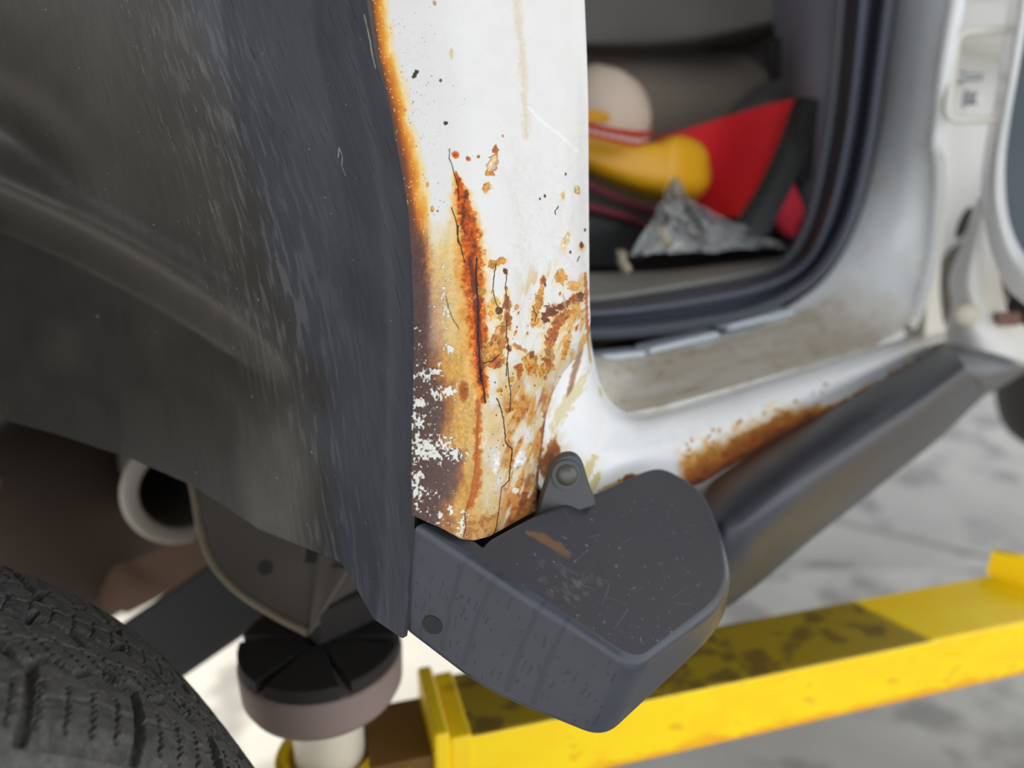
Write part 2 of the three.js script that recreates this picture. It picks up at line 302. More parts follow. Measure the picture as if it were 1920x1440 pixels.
  S.stroke(spine.map(([x, y, w]) => [x, y, w * 1.3]), OR, { rough: 0.5, scale: 7, soft: 0.45, gloss: 0.9, lift: 0.25, warp: 7, tone: 0.8 });
  S.stroke(z2([[745, 60, 8], [738, 120, 14], [722, 210, 22], [712, 300, 14], [735, 400, 10]]), DARK, { alpha: 0.75, rough: 0.6, scale: 5, gloss: 1, warp: 9, tone: 0.6, soft: 0.6 });
  S.blob(...z2([[808, 470]])[0].slice(0, 2), 6, 7, 0, DARK, { alpha: 0.8, rough: 0.5 });
  S.stroke(z2([[770, 560, 14], [796, 680, 24], [818, 800, 26], [826, 900, 30], [830, 1000, 22], [838, 1150, 24], [846, 1300, 24], [850, 1440, 20]]), DARK, { alpha: 0.85, rough: 0.7, scale: 4, gloss: 1, lift: 0.5 });
  S.stroke(z3([[835, 290, 34], [838, 420, 40], [830, 560, 40], [822, 680, 44], [832, 800, 46], [812, 920, 40], [768, 1040, 30]]), OR, { alpha: 0.7, rough: 0.5, scale: 9, soft: 0.7, gloss: 0.8, warp: 10, tone: 0.6 });
  S.stroke(z3([[832, 320, 10], [826, 500, 12], [818, 700, 14], [780, 960, 12], [745, 1060, 14]]), RUST, { alpha: 0.7, rough: 0.6, gloss: 0.8 });
  S.blob(680 + 726 / 3.84, 680 + 205 / 3.84, 12, 25, -0.08, [[0, [148, 78, 30]], [0.7, [164, 92, 34]], [1, [196, 136, 56]]], { rough: 0.2, soft: 0.4, gloss: 0.9 });
  // pools and drips on the return face
  const HAL = [[0, [222, 184, 112]], [0.6, [226, 198, 140]], [1, [230, 218, 190]]];
  const B = (zx, zy, rx, ry, ang, st, o = {}) => {
    if (Math.max(rx, ry) > 22) S.blob(680 + zx / 3.84, 343 + zy / 3.84, rx / 3.84 * 1.5 + 3, ry / 3.84 * 1.35 + 4, ang, HAL, { alpha: 0.7, rough: 0.5, scale: 9, soft: 0.7, warp: 9 });
    S.blob(680 + zx / 3.84, 340 + zy / 3.84, rx / 3.84 * 1.05, ry / 3.84 * 1.05, ang, st, { rough: 0.35, scale: 4, gloss: 0.5, lift: 0.5, warp: Math.min(11, Math.max(rx, ry) * 0.14), tone: 0.7, ...o });
  };
  B(935, 597, 30, 30, 0, OCH); B(995, 575, 36, 24, -0.5, OCH); B(945, 915, 46, 84, 0.1, [[0, [222, 164, 62]], [1, [226, 178, 92]]], { alpha: 0.9 }); B(855, 800, 34, 28, 0, OCH, { alpha: 0.7 });
  S.stroke(z2([[1034, 800, 30], [1042, 900, 60], [1020, 1000, 74], [1000, 1100, 90], [960, 1200, 100], [965, 1300, 90]]), HAL, { alpha: 0.8, rough: 0.5, scale: 12, soft: 0.7, warp: 12 });
  S.stroke(z2([[1318, 985, 60], [1400, 930, 66], [1575, 850, 56]]), HAL, { alpha: 0.8, rough: 0.6, scale: 10, soft: 0.7, warp: 12 });
  S.stroke(z2([[1470, 960, 70], [1390, 1060, 80], [1340, 1200, 80], [1300, 1350, 110]]), HAL, { alpha: 0.85, rough: 0.5, scale: 10, soft: 0.7, warp: 12 });
  S.stroke(z2([[1034, 815, 14], [1042, 900, 26], [1032, 1000, 30], [1005, 1090, 56], [975, 1180, 66], [935, 1225, 76], [965, 1290, 62]]), RUST, { rough: 0.35, scale: 6, lift: 0.8, gloss: 0.6, warp: 13, tone: 0.9 });
  B(935, 1225, 66, 44, -0.3, OCH, { alpha: 0.85 }); B(1000, 1060, 30, 40, 0.2, OCH, { alpha: 0.7 }); B(978, 932, 28, 28, 0, [[0, [120, 76, 46]], [0.5, [96, 52, 34]], [0.8, [70, 40, 30]], [1, [160, 96, 44]]], { rough: 0.1, lift: 1 }); B(1026, 650, 16, 24, 0.1, DARK, { rough: 0.2 }); B(1038, 880, 18, 44, 0, DARK, { alpha: 0.7 });
  B(1268, 850, 30, 120, 0.24, OCH); B(1296, 715, 18, 44, 0.25, RUST); B(1312, 742, 10, 18, 0, DARK); B(1240, 980, 26, 80, 0.2, OCH, { alpha: 0.85 });
  B(1428, 690, 40, 62, 0.1, OCH, { alpha: 0.9, rough: 0.4 }); B(1520, 750, 44, 40, 0.3, OCH, { alpha: 0.7, rough: 0.5 }); B(1535, 930, 44, 66, 0.2, OCH, { alpha: 0.75, rough: 0.4 }); B(1462, 1190, 26, 120, 0.22, OCH, { alpha: 0.9 }); B(1500, 1020, 24, 90, 0.3, OCH, { alpha: 0.5 });
  S.stroke(z2([[1318, 985, 36], [1345, 930, 40], [1400, 915, 30], [1440, 890, 26], [1500, 870, 28], [1575, 830, 30]]), DARK, { alpha: 0.9, rough: 0.8, scale: 5, lift: 0.9, gloss: 0.8, warp: 13, tone: 0.9 });
  S.stroke(z2([[1470, 950, 36], [1420, 1000, 42], [1368, 1080, 34], [1345, 1170, 34], [1340, 1250, 44], [1325, 1340, 44]]), RUST, { alpha: 0.92, rough: 0.5, scale: 6, lift: 0.8, gloss: 0.6, warp: 13, tone: 0.9 });
  B(1338, 1225, 28, 40, 0, DARK, { alpha: 0.5 }); B(1215, 1320, 56, 90, 0, OCH); B(1215, 1250, 20, 30, 0, DARK, { alpha: 0.8 }); B(1118, 1335, 38, 24, -0.3, RUST); B(1052, 1200, 22, 24, 0, DARK); B(1130, 1200, 60, 16, 0.5, RUST, { alpha: 0.7 });
  B(1575, 460, 16, 26, 0.1, DARK, { rough: 0.1 }); B(1312, 106, 8, 12, 0, DARK); B(1276, 126, 6, 8, 0, CRK); B(1600, 350, 9, 14, 0, DARK); B(1496, 510, 9, 14, 0, DARK); B(1545, 62, 20, 26, 0, [[0, [222, 206, 160]], [0.6, [214, 190, 130]], [0.85, [150, 110, 50]], [1, [206, 180, 120]]], { rough: 0.2 }); B(1440, 100, 12, 24, 0, OCH, { alpha: 0.5 }); B(1465, 425, 22, 70, 0.3, [[0, [226, 206, 160]], [0.8, [214, 186, 126]], [1, [196, 160, 96]]], { alpha: 0.7 });
  B(900, 40, 30, 34, 0.3, [[0, [214, 160, 80]], [1, [226, 196, 140]]], { alpha: 0.8, soft: 0.5 }); B(500, 200, 14, 20, 0, OCH); B(540, 214, 8, 8, 0, OCH);
  S.stroke(z2([[1600, 660, 10], [1610, 800, 16], [1612, 950, 14], [1622, 1100, 16], [1630, 1210, 14]]), RUST, { alpha: 0.8, rough: 0.7, scale: 4, gloss: 0.6 });
  for (let k = 0; k < 46; k++) {                                        // small pools and runs scattered over the return face
    const y = 530 + rnd() * 240, x = lerp(912, XR(y) - 6, rnd()), r = 1.6 + rnd() * rnd() * 7;
    S.blob(x, y + 2, r * 1.8 + 2, r * 2.6 + 3, 0.25, HAL, { alpha: 0.55, rough: 0.5, scale: 8, soft: 0.7, warp: 8 });
    S.blob(x, y, r, r * (1.1 + rnd() * 1.6), 0.2 + rnd() * 0.3, rnd() < 0.55 ? OCH : RUST, { alpha: 0.85, rough: 0.4, scale: 4, warp: 6, tone: 0.8, lift: 0.5, gloss: 0.5 });
  }
  // streaky rust lower on the return face
  S.each([912, 690, 1030, 1015], (k, x, y) => {
    const p = (x - 912) * 0.93 + (y - 690) * 0.36, q = -(x - 912) * 0.36 + (y - 690) * 0.93;
    const n = fbm(p / 9 + 3, q / 46 + 8, 4), zone = sm(930, 965, x + (y - 760) * 0.05) * sm(690, 760, y), strong = sm(0, 60, (y - 900) + (x - 960) * 0.2);
    const a = zone * clamp((n - lerp(0.40, 0.22, strong)) * 6) * 0.92; if (a <= 0) return;
    S.blend(k, mixc([206, 142, 58], [164, 84, 28], clamp(sm(0.46, 0.66, fbm(x / 9, y / 9, 3)) * 0.8 + strong * 0.35)), a); S.z[k] += a * 0.5 * fbm(x / 4, y / 4, 2); S.r[k] = Math.max(S.r[k], 0.6 * a);
  });
  S.each([868, 950, 935, 1020], (k, x, y) => { const a = sm(955, 975, y + (fbm(x / 8, y / 8, 3) - 0.5) * 30) * sm(868, 874, x) * 0.8; S.blend(k, mixc([206, 150, 84], [168, 104, 48], sm(0.45, 0.6, fbm(x / 7, y / 7, 3))), a); });
  const B3 = (zx, zy, rx, ry, ang, st, o = {}) => S.blob(680 + zx / 3.84, 680 + zy / 3.84, rx / 3.84, ry / 3.84, ang, st, { warp: 6, tone: 0.4, rough: 0.4, gloss: 0.5, lift: 0.4, ...o });
  B3(1105, 920, 30, 26, 0, one([238, 234, 226])); B3(1186, 960, 14, 16, 0, one([232, 224, 210])); B3(1150, 1000, 22, 90, 0.4, DARK, { alpha: 0.6, rough: 0.6 }); B3(1190, 850, 26, 60, 0.2, DARK, { alpha: 0.45, rough: 0.6 }); B3(1050, 340, 34, 22, -0.3, RUST); B3(985, 195, 26, 20, 0, OCH); B3(1130, 700, 40, 70, 0.5, one([236, 234, 228]), { alpha: 0.85, rough: 0.5 }); B3(960, 720, 40, 110, 0.05, one([238, 238, 236]), { alpha: 0.8, rough: 0.4, soft: 0.5 });
  // cracks
  const crack = (pts, w = 1, a = 0.95) => S.stroke(pts.map(([x, y]) => [x, y, w]), CRK, { alpha: a, rough: 0.5, scale: 3, soft: 0.6, lift: -2.2, gloss: 0.5 });
  const jag = (pts, j = 1.2) => { const o = []; for (let k = 0; k < pts.length - 1; k++) { const n = Math.max(2, Math.round(Math.hypot(pts[k + 1][0] - pts[k][0], pts[k + 1][1] - pts[k][1]) / 4)); for (let q = 0; q < n; q++) o.push([lerp(pts[k][0], pts[k + 1][0], q / n) + (rnd() - 0.5) * j, lerp(pts[k][1], pts[k + 1][1], q / n) + (rnd() - 0.5) * j]); } o.push(pts[pts.length - 1]); return o; };
  crack(jag(z1([[780, 1070], [776, 1140], [800, 1200], [818, 1270], [840, 1340], [846, 1440]])), 0.75);
  crack(jag(z2([[640, 190], [676, 290], [684, 400], [708, 480], [736, 590]])), 0.95); crack(jag(z2([[684, 320], [686, 400], [690, 440]])), 1.6);
  crack(jag(z2([[822, 560], [814, 700], [828, 860], [834, 1000], [828, 1100], [842, 1250], [850, 1440]]), 1.8), 1.5); crack(jag(z3([[838, 0], [858, 120], [872, 190], [882, 290]]), 1.6), 1.4);
  crack(jag(z2([[958, 600], [945, 690], [938, 770], [950, 840], [972, 910]])), 0.8); crack(jag(z2([[1040, 660], [1030, 740], [1034, 820]])), 0.7); crack(jag(z2([[1036, 1000], [1036, 1120], [1052, 1200], [1040, 1290], [1034, 1400]])), 0.8); crack(jag(z2([[870, 1310], [940, 1290], [980, 1250]])), 0.8);
  crack(jag(z3([[1042, 0], [1052, 120], [1066, 220], [1060, 350]])), 0.85); crack(jag(z3([[968, 258], [996, 330], [1012, 400], [1022, 480], [1030, 580], [1076, 620], [1066, 720], [1052, 850]]), 1.8), 1.15); crack(jag(z3([[1052, 850], [1000, 900], [984, 1040], [962, 1190], [940, 1240]])), 0.8); crack(jag(z3([[735, 1080], [742, 1180], [726, 1260]])), 0.8);
  crack(jag(z2([[1390, 240], [1386, 215], [1410, 180]])), 0.8); crack(jag(z2([[1545, 575], [1562, 540]])), 0.8); crack(jag(z2([[600, 830], [620, 920], [650, 990], [690, 1060]])), 0.7, 0.6); crack(jag(z2([[1225, 900], [1250, 960], [1240, 1010]])), 0.6);
  const lap = []; for (let y = 676; y <= 960; y += 12) lap.push([XR(y) - 3, y, 4.5 + 4 * rnd()]);
  S.stroke(lap, [[0, [96, 52, 32]], [0.6, [150, 84, 34]], [1, [206, 150, 80]]], { alpha: 0.85, rough: 0.7, scale: 6, gloss: 0.7 });
  // upper spots, beige run, scratch
  const B1 = (zx, zy, rx, ry, ang, st, o = {}) => S.blob(640 + zx / 3.84, zy / 3.84, rx / 3.84, ry / 3.84, ang, st, { warp: Math.min(6, rx * 0.16), tone: 0.6, rough: 0.35, gloss: 0.4, lift: 0.3, ...o });
  S.stroke(z1([[1262, -80, 60], [1285, 250, 56], [1308, 500, 50], [1318, 720, 46], [1330, 880, 52], [1330, 990, 36]]), [[0, [206, 190, 160]], [1, [222, 214, 198]]], { alpha: 0.6, soft: 0.9, rough: 0.5 });
  S.stroke(z1([[1345, 770, 16], [1450, 880, 20], [1560, 960, 22], [1700, 1085, 20]]), one([240, 240, 239]), { alpha: 0.5, soft: 0.9, rough: 0.4 });
  B1(535, 530, 20, 34, 0.5, one([52, 54, 52]), { rough: 0.5 }); B1(750, 884, 16, 16, 0, one([48, 50, 50]), { rough: 0.4 }); B1(715, 578, 14, 14, 0, [[0, [90, 50, 30]], [1, [190, 150, 90]]]); B1(672, 24, 16, 24, 0, OCH, { alpha: 0.7 }); B1(462, 795, 12, 12, 0, OCH, { alpha: 0.7 }); B1(792, 390, 14, 40, 0, OCH, { alpha: 0.35 });
  B1(822, 1115, 26, 32, -0.5, OR); B1(912, 1145, 20, 18, 0, OR); B1(986, 1130, 14, 14, 0, RUST); B1(1108, 1078, 26, 36, 0.3, RUST); B1(1088, 1180, 42, 90, 0.3, [[0, [232, 216, 190]], [0.6, [226, 190, 140]], [0.85, [196, 110, 40]], [1, [214, 150, 80]]], { rough: 0.35 }); B1(1072, 1252, 40, 20, 0.1, OCH); B1(1040, 1350, 30, 40, 0.4, OCH, { alpha: 0.8 }); B1(1162, 980, 8, 12, 0, RUST); B1(1616, 1254, 8, 14, 0, CRK); B1(620, 1330, 12, 20, 0, OCH, { alpha: 0.8 });
  B1(900, 1400, 26, 40, 0.2, DARK, { alpha: 0.7 });
  for (let k = 0; k < 230; k++) { const y = rnd() * 420 + 10, x = XL(y) + 34 + rnd() * rnd() * 120, r = 0.5 + rnd() * rnd() * 1.7; S.blob(x, y, r * (0.7 + rnd() * 0.6), r, rnd() * 3, one(rnd() < 0.6 ? [70, 72, 66] : [120, 104, 70]), { alpha: 0.35 + rnd() * 0.5, rough: 0.2, soft: 0.6 }); }
  for (let k = 0; k < 260; k++) { const y = 440 + rnd() * 560, x = XL(y) + 20 + rnd() * 110, r = 0.4 + rnd() * rnd() * 1.2; S.blob(x, y, r, r * 1.4, rnd() * 3, one(rnd() < 0.5 ? [80, 56, 34] : [242, 236, 216]), { alpha: 0.75, rough: 0.2, soft: 0.6 }); }
  for (let k = 0; k < 90; k++) { const y = rnd() * 430, x = XL(y) + 2 + rnd() * 26; S.blob(x, y, 0.8 + rnd(), 0.8 + rnd(), 0, one([244, 214, 160]), { alpha: 0.8, rough: 0.2 }); }
  for (let k = 0; k < 110; k++) { const y = 560 + rnd() * 420, x = lerp(910, XR(y), rnd()), r = 0.5 + rnd() * rnd() * 2; S.blob(x, y, r, r * 1.3, 0, one([104, 54, 28]), { alpha: 0.7, rough: 0.4 }); }
  M.rusty = new THREE.MeshPhysicalMaterial({ map: S.colour(), bumpMap: S.height(0.42), bumpScale: 0.0045, roughnessMap: S.roughness(0.26, 0.85), roughness: 1, side: THREE.DoubleSide });
  part('quarter_panel', geo, M.rusty, car, 'white pillar panel with cracked, blistering rust and peeling paint');
  const upTo = [0, 0.25, 0.6].map((h) => g[0].filter((_, i) => i % 3 === 0).map((p) => p.clone().addScaledVector(YY, h).addScaledVector(FWD, -0.06 * h)));
  part('upper_pillar', sheet(upTo, 30, 12, 0.0035), M.white, car);
}

// ---- rocker panel: jamb foot sweeping into the outer sill, rust along its lower flange ----
{
  const top = [[1098, 560, 0.045], [1104, 605, 0.040], [1109, 648, 0.034], [1121, 704, 0.034], [1141, 747, 0.036], [1170, 771, 0.042], [1207, 776, 0.05], [1262, 760, 0.056], [1330, 740, 0.06], [1400, 718, 0.06], [1480, 695, 0.06], [1560, 673, 0.06], [1640, 650, 0.06], [1710, 632, 0.06], [1772, 622, 0.06]];
  const bot = [[990, 660, 0.030], [985, 730, 0.026], [985, 810, 0.020], [1000, 890, 0.012], [1046, 940, 0.006], [1112, 930, 0.004], [1188, 905, 0.008], [1292, 914, 0.014], [1364, 878, 0.018], [1440, 834, 0.02], [1520, 790, 0.022], [1600, 746, 0.024], [1680, 700, 0.026], [1735, 668, 0.028], [1780, 648, 0.03]];
  const rows = [0, 0.12, 0.4, 0.62, 0.82, 1].map((f) => top.map((t, k) => {
    const b = bot[k], x = lerp(t[0], b[0], f), y = lerp(t[1], b[1], f), ahead = sm(5, 9, k);
    const bulge = -0.016 * Math.sin(Math.PI * clamp(f * 1.1)) * sm(1, 9, k);
    return Q(x, y, lerp(t[2], b[2], f) + bulge + (f === 0 ? 0.012 : 0));
  }));
  const geo = sheet(rows, 180, 50, 0.003);
  const plan = (u, v) => [u * 1000, v * 160], S = new Paint(1000, 256, plan, (x, y) => [x / 1000, y / 160]);
  const W = [236, 237, 238];
  const st = (k) => k / 14 * 1000;                                      // station number -> plan x
  S.fill((x, y, k) => {
    const n = fbm(x / 14, y / 14, 4) - 0.5, f = fbm(x / 5, y / 6, 3) - 0.5; let c = W.map((q) => q + n * 8);
    const on = sm(st(7) - 18, st(7) + 4, x), far = sm(st(9.4), st(11), x);
    const edge = (160 - y + n * 46 + f * 16) / lerp(86, 16, far) ;
    if (on > 0) { const a = on * (1 - sm(0.5, 1.15, edge)); c = mixc(c, ramp([[0, [112, 62, 36]], [0.3, [164, 88, 30]], [0.6, [206, 140, 56]], [0.9, [226, 196, 140]], [1.1, [234, 224, 200]]], edge), a); S.r[k] = a; S.z[k] = n * a; }
    const end = sm(st(12), st(13.5), x); c = mixc(c, [214, 204, 180], end * clamp((n + 0.2) * 2));
    const jam = (1 - sm(st(4.4), st(5.2), x)) * clamp((n + 0.12) * 3) * sm(70, 120, y) * 0.7; c = mixc(c, [196, 160, 92], jam);
    return c;
  });
  const RU = [[0, [104, 58, 36]], [0.6, [150, 84, 34]], [1, [206, 160, 90]]], YE = [[0, [198, 176, 96]], [0.8, [206, 186, 120]], [1, [226, 214, 176]]];
  S.blob(st(3.2), 122, 34, 26, 0.2, RU, { rough: 0.5, scale: 8, gloss: 0.9 }); S.blob(st(3.9), 116, 26, 12, -0.2, RU, { rough: 0.6, scale: 7, gloss: 0.9 }); S.blob(st(4.5), 108, 16, 34, 0.1, YE, { rough: 0.5, alpha: 0.8 }); S.blob(st(2.6), 70, 20, 44, 0, YE, { rough: 0.6, alpha: 0.55 }); S.blob(st(4.9), 132, 12, 26, 0, YE, { rough: 0.5, alpha: 0.8 });
  S.stroke([[st(0), 44, 12], [st(1), 36, 14], [st(1.8), 40, 10], [st(2.4), 58, 7]], RU, { alpha: 0.7, rough: 0.6, scale: 8 });
  S.stroke([[st(0.8), 8, 6], [st(1.8), 10, 8], [st(2.4), 14, 6]], [[0, [190, 132, 48]], [1, [222, 190, 130]]], { alpha: 0.9, rough: 0.4, scale: 10 }); S.blob(st(3.5), 12, 14, 6, 0.3, YE, { alpha: 0.8 });
  S.blob(st(6.0), 150, 40, 14, 0, RU, { rough: 0.5, scale: 8, gloss: 0.9 }); S.blob(st(5.4), 154, 26, 10, 0, YE, { rough: 0.5 });
  for (let k = 0; k < 40; k++) S.blob(st(7) + rnd() * 260, 70 + rnd() * 70, 2 + rnd() * 4, 2 + rnd() * 6, 0, RU, { alpha: 0.6, rough: 0.5 });
  M.rocker = new THREE.MeshPhysicalMaterial({ map: S.colour(), bumpMap: S.height(1), bumpScale: 0.002, roughnessMap: S.roughness(0.3, 0.85), roughness: 1, side: THREE.DoubleSide });
  part('rocker_panel', geo, M.rocker, car, 'white outer sill with a band of rust along its lower edge');
}

// ---- door aperture: dirty sill tread and front pillar face ----
{
  const inn = [[1060, 664], [1130, 660], [1215, 652], [1300, 636], [1400, 612], [1480, 574], [1545, 525], [1592, 455], [1626, 365], [1650, 250], [1668, 120], [1684, 0], [1696, -80]];
  const out = [[1095, 600], [1122, 706], [1172, 773], [1300, 749], [1430, 709], [1560, 673], [1650, 640], [1716, 590], [1744, 500], [1757, 400], [1758, 270], [1772, 130], [1792, 20], [1812, -80]];
  out.splice(3, 1);
  const rows = [0, 0.2, 0.5, 0.8, 1].map((f) => inn.map((p, k) => { const o = out[k], y = Math.sin(Math.PI * f) * -0.008 * sm(5, 7, k); return Q(lerp(p[0], o[0], f), lerp(p[1], o[1], f), lerp(0.165, 0.062 + (k > 6 ? 0.012 : 0), f) + y); }));
  const geo = sheet(rows, 150, 30, 0.004);
  const S = new Paint(800, 200, (u, v) => [u * 800, v * 100], (x, y) => [x / 800, y / 100]);
  S.fill((x, y, k) => {
    const n = fbm(x / 40, y / 16, 4) - 0.5, f = fbm(x / 8, y / 5, 3) - 0.5, tread = 1 - sm(330, 440, x + n * 90), dirt = clamp(tread * sm(10, 24, y + n * 10) * (0.78 + n * 0.9) + sm(0.62, 0.8, fbm(x / 26, y / 14, 3)) * 0.25);
    S.r[k] = dirt; let c = mixc([230, 233, 234], [188, 178, 160], dirt); c = mixc(c, [140, 122, 96], tread * sm(0.62, 0.78, f + 0.5 + n * 0.3) * 0.5); return c.map((q) => q + f * 6);
  });
  M.aperture = new THREE.MeshPhysicalMaterial({ map: S.colour(), roughnessMap: S.roughness(0.28, 0.8), roughness: 1, side: THREE.DoubleSide });
  part('door_aperture_panel', geo, M.aperture, car, 'white door frame with a dusty beige sill tread');
  // pale tape strips that hold the seal on the tread
  for (const [x0, y0, x1, y1] of [[1112, 668, 1196, 660], [1204, 655, 1334, 624], [1352, 612, 1474, 582]]) {
    const a = Q(x0, y0, 0.155), b = Q(x1, y1, 0.155), d = b.clone().sub(a), n = V(0, 1, 0), o = OUT.clone();
    part('sealing_strip', boxIn(d.clone().normalize(), n, d.clone().normalize().cross(n), d.length(), 0.007, 0.022, 0.003, a.clone().lerp(b, 0.5).addScaledVector(o, 0.0)), mat(0xc4ccd2, 0.5), car);
  }
}

// ---- rubber weatherstrip round the door opening ----
{
  const outl = [[1060, 640], [1130, 638], [1215, 632], [1300, 620], [1400, 600], [1478, 566], [1543, 518], [1590, 450], [1624, 362], [1648, 248], [1666, 120], [1683, 0], [1696, -80]];
  const innl = [[1060, 560], [1130, 556], [1215, 546], [1300, 533], [1390, 517], [1458, 500], [1500, 470], [1528, 405], [1550, 310], [1566, 210], [1576, 110], [1584, 0], [1590, -80]];
  const prof = [[0, 0.165], [0.06, 0.140], [0.2, 0.128], [0.38, 0.150], [0.46, 0.158], [0.56, 0.146], [0.72, 0.150], [0.86, 0.178], [1, 0.215]];
  const rows = prof.map(([f, i]) => outl.map((p, k) => Q(lerp(p[0], innl[k][0], f), lerp(p[1], innl[k][1], f), i)));
  part('weatherstrip', sheet(rows, 140, 60, 0.006), mat(0x4c505c, 0.5), car, 'ribbed dark rubber seal round the door opening');
  const lip = innl.map(([x, y], k) => Q(x - (k > 5 ? 6 : 0), y - (k > 5 ? 4 : 0), 0.205));
  part('seal_lip', tube(lip, 0.006, 90, 10), mat(0x7c7e88, 0.5), car);
}

// ---- cabin: tread trim, pillar trim, dark lining, floor ----
const cabinTrim = mat(0x64625f, 0.8);
{
  const tr = [[1060, 512, 0.26], [1240, 508, 0.26], [1380, 492, 0.255], [1466, 480, 0.25]], bt = [[1060, 560, 0.20], [1168, 549, 0.20], [1340, 522, 0.205], [1488, 494, 0.21]];
  part('scuff_plate', sheet([tr.map(([x, y, i]) => Q(x, y, i)), tr.map((t, k) => Q(lerp(t[0], bt[k][0], 0.5), lerp(t[1], bt[k][1], 0.5) - 3, 0.225)), bt.map(([x, y, i]) => Q(x, y, i - 0.012))], 40, 10, 0.005), mat(0x8a8983, 0.55), car, 'light grey plastic scuff plate');
  const kick = [[[1440, -80], [1520, -80], [1600, -80]], [[1452, 60], [1516, 60], [1590, 60]], [[1466, 160], [1508, 160], [1580, 160]], [[1474, 240], [1502, 240], [1566, 250]], [[1470, 380], [1490, 380], [1535, 400]], [[1456, 510], [1470, 500], [1500, 480]]];
  part('pillar_trim', sheet(kick.map((r) => r.map(([x, y], k) => Q(x, y, [0.36, 0.27, 0.205][k]))), 24, 40, 0.006), mat(0x8c8f9e, 0.5), car, 'grey plastic trim beside the seal');
  part('floor_carpet', carBox(-0.05, 1.15, 1.135, 1.165, 0.215, 1.45, 0.006), mat(0x242424, 0.95), car);
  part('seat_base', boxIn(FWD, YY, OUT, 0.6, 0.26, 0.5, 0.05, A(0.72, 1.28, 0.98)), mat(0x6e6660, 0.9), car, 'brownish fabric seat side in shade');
  part('dash_shelf', sheet([[Q(1040, -80, 0.62), Q(1300, -80, 0.6), Q(1470, -80, 0.5)], [Q(1040, 60, 0.56), Q(1280, 50, 0.54), Q(1462, 20, 0.42)], [Q(1040, 92, 0.6), Q(1280, 92, 0.58), Q(1470, 50, 0.44)], [Q(1040, 110, 0.85), Q(1280, 104, 0.8), Q(1466, 70, 0.6)]], 30, 30, 0.02), cabinTrim, car, 'dark overhanging trim across the cabin');
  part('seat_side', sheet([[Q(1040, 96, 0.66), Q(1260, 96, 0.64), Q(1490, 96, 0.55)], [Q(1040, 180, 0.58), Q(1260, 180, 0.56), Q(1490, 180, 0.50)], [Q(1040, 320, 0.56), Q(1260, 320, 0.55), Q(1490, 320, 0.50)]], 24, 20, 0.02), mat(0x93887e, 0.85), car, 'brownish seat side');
  part('tunnel_trim', sheet([[Q(1370, 215, 0.5), Q(1420, 205, 0.46), Q(1478, 215, 0.4)], [Q(1376, 190, 0.56), Q(1430, 158, 0.5), Q(1476, 160, 0.42)], [Q(1392, 185, 0.66), Q(1440, 150, 0.6), Q(1480, 146, 0.5)]], 16, 16, 0.01), mat(0x808084, 0.6), car);
  part('lever', rod(Q(1452, 150, 0.34), Q(1446, 76, 0.34), 0.008, 0.012), mat(0x1d1d20, 0.5), car);
  part('cabin_lining', mergeGeometries([carBox(-0.06, 1.2, 1.15, 2.2, 1.42, 1.46), carBox(1.16, 1.2, 1.15, 2.2, 0.24, 1.42), carBox(0.02, 0.05, 1.15, 2.2, 0.14, 1.42)]), cabinTrim, car);
}

// ---- sill cladding: long rounded moulding ----
const plastic = (() => {
  const t = tex(512, 512, (u, v) => { const n = fbm(u * 9, v * 9, 4) - 0.5, f = hash(Math.floor(u * 512), Math.floor(v * 512)); const k = 60 + n * 14 + (f > 0.992 ? 60 * hash(Math.floor(v * 512), 9) : 0) + (f - 0.5) * 5; return [k * 0.94, k * 0.98, k * 1.14]; });
  return new THREE.MeshPhysicalMaterial({ map: t, roughness: 0.42, side: THREE.DoubleSide });
})();
let cladding;
{
  const top = [[1296, 906], [1336, 884], [1380, 861], [1440, 828], [1520, 784], [1600, 739], [1690, 688], [1776, 639]];
  const bot = [[1372, 1134], [1404, 1110], [1440, 1082], [1517, 1016], [1600, 951], [1684, 884], [1760, 824], [1846, 742]];
  const prof = [[0, 0.045], [0.03, 0.016], [0.1, -0.012], [0.25, -0.042], [0.45, -0.062], [0.65, -0.066], [0.82, -0.056], [0.94, -0.036], [1, 0.0]];
  const rows = prof.map(([f, i]) => top.map((t, k) => Q(lerp(t[0], bot[k][0], f), lerp(t[1], bot[k][1], f), i + [0.022, 0.012, 0.005, 0, 0, 0, 0, 0][k])));
  cladding = part('sill_cladding', sheet(rows, 80, 60, 0.004), plastic, car, 'dark grey plastic moulding along the sill');
  const root = [0, 0.05, 0.11].map((b) => rows.map((r) => r[0].clone().addScaledVector(FWD, -b).addScaledVector(INW, b * 0.35).addScaledVector(YY, -b * 0.25)));
  part('moulding_root', sheet(root, 24, 6, 0.004), plastic, cladding);
  // far end piece, ahead of a joint
  const t2 = [[1770, 640], [1841, 645], [1930, 672]], b2 = [[1838, 744], [1856, 738], [1935, 690]];
  part('front_end_piece', sheet([[0, 0.03], [0.12, -0.005], [0.35, -0.046], [0.65, -0.058], [0.9, -0.04], [1, 0.0]].map(([f, i]) => t2.map((t, k) => Q(lerp(t[0], b2[k][0], f), lerp(t[1], b2[k][1], f), i + (k === 0 ? 0.004 : 0)))), 20, 30, 0.004), mat(0x5a5c62, 0.5), cladding);
}
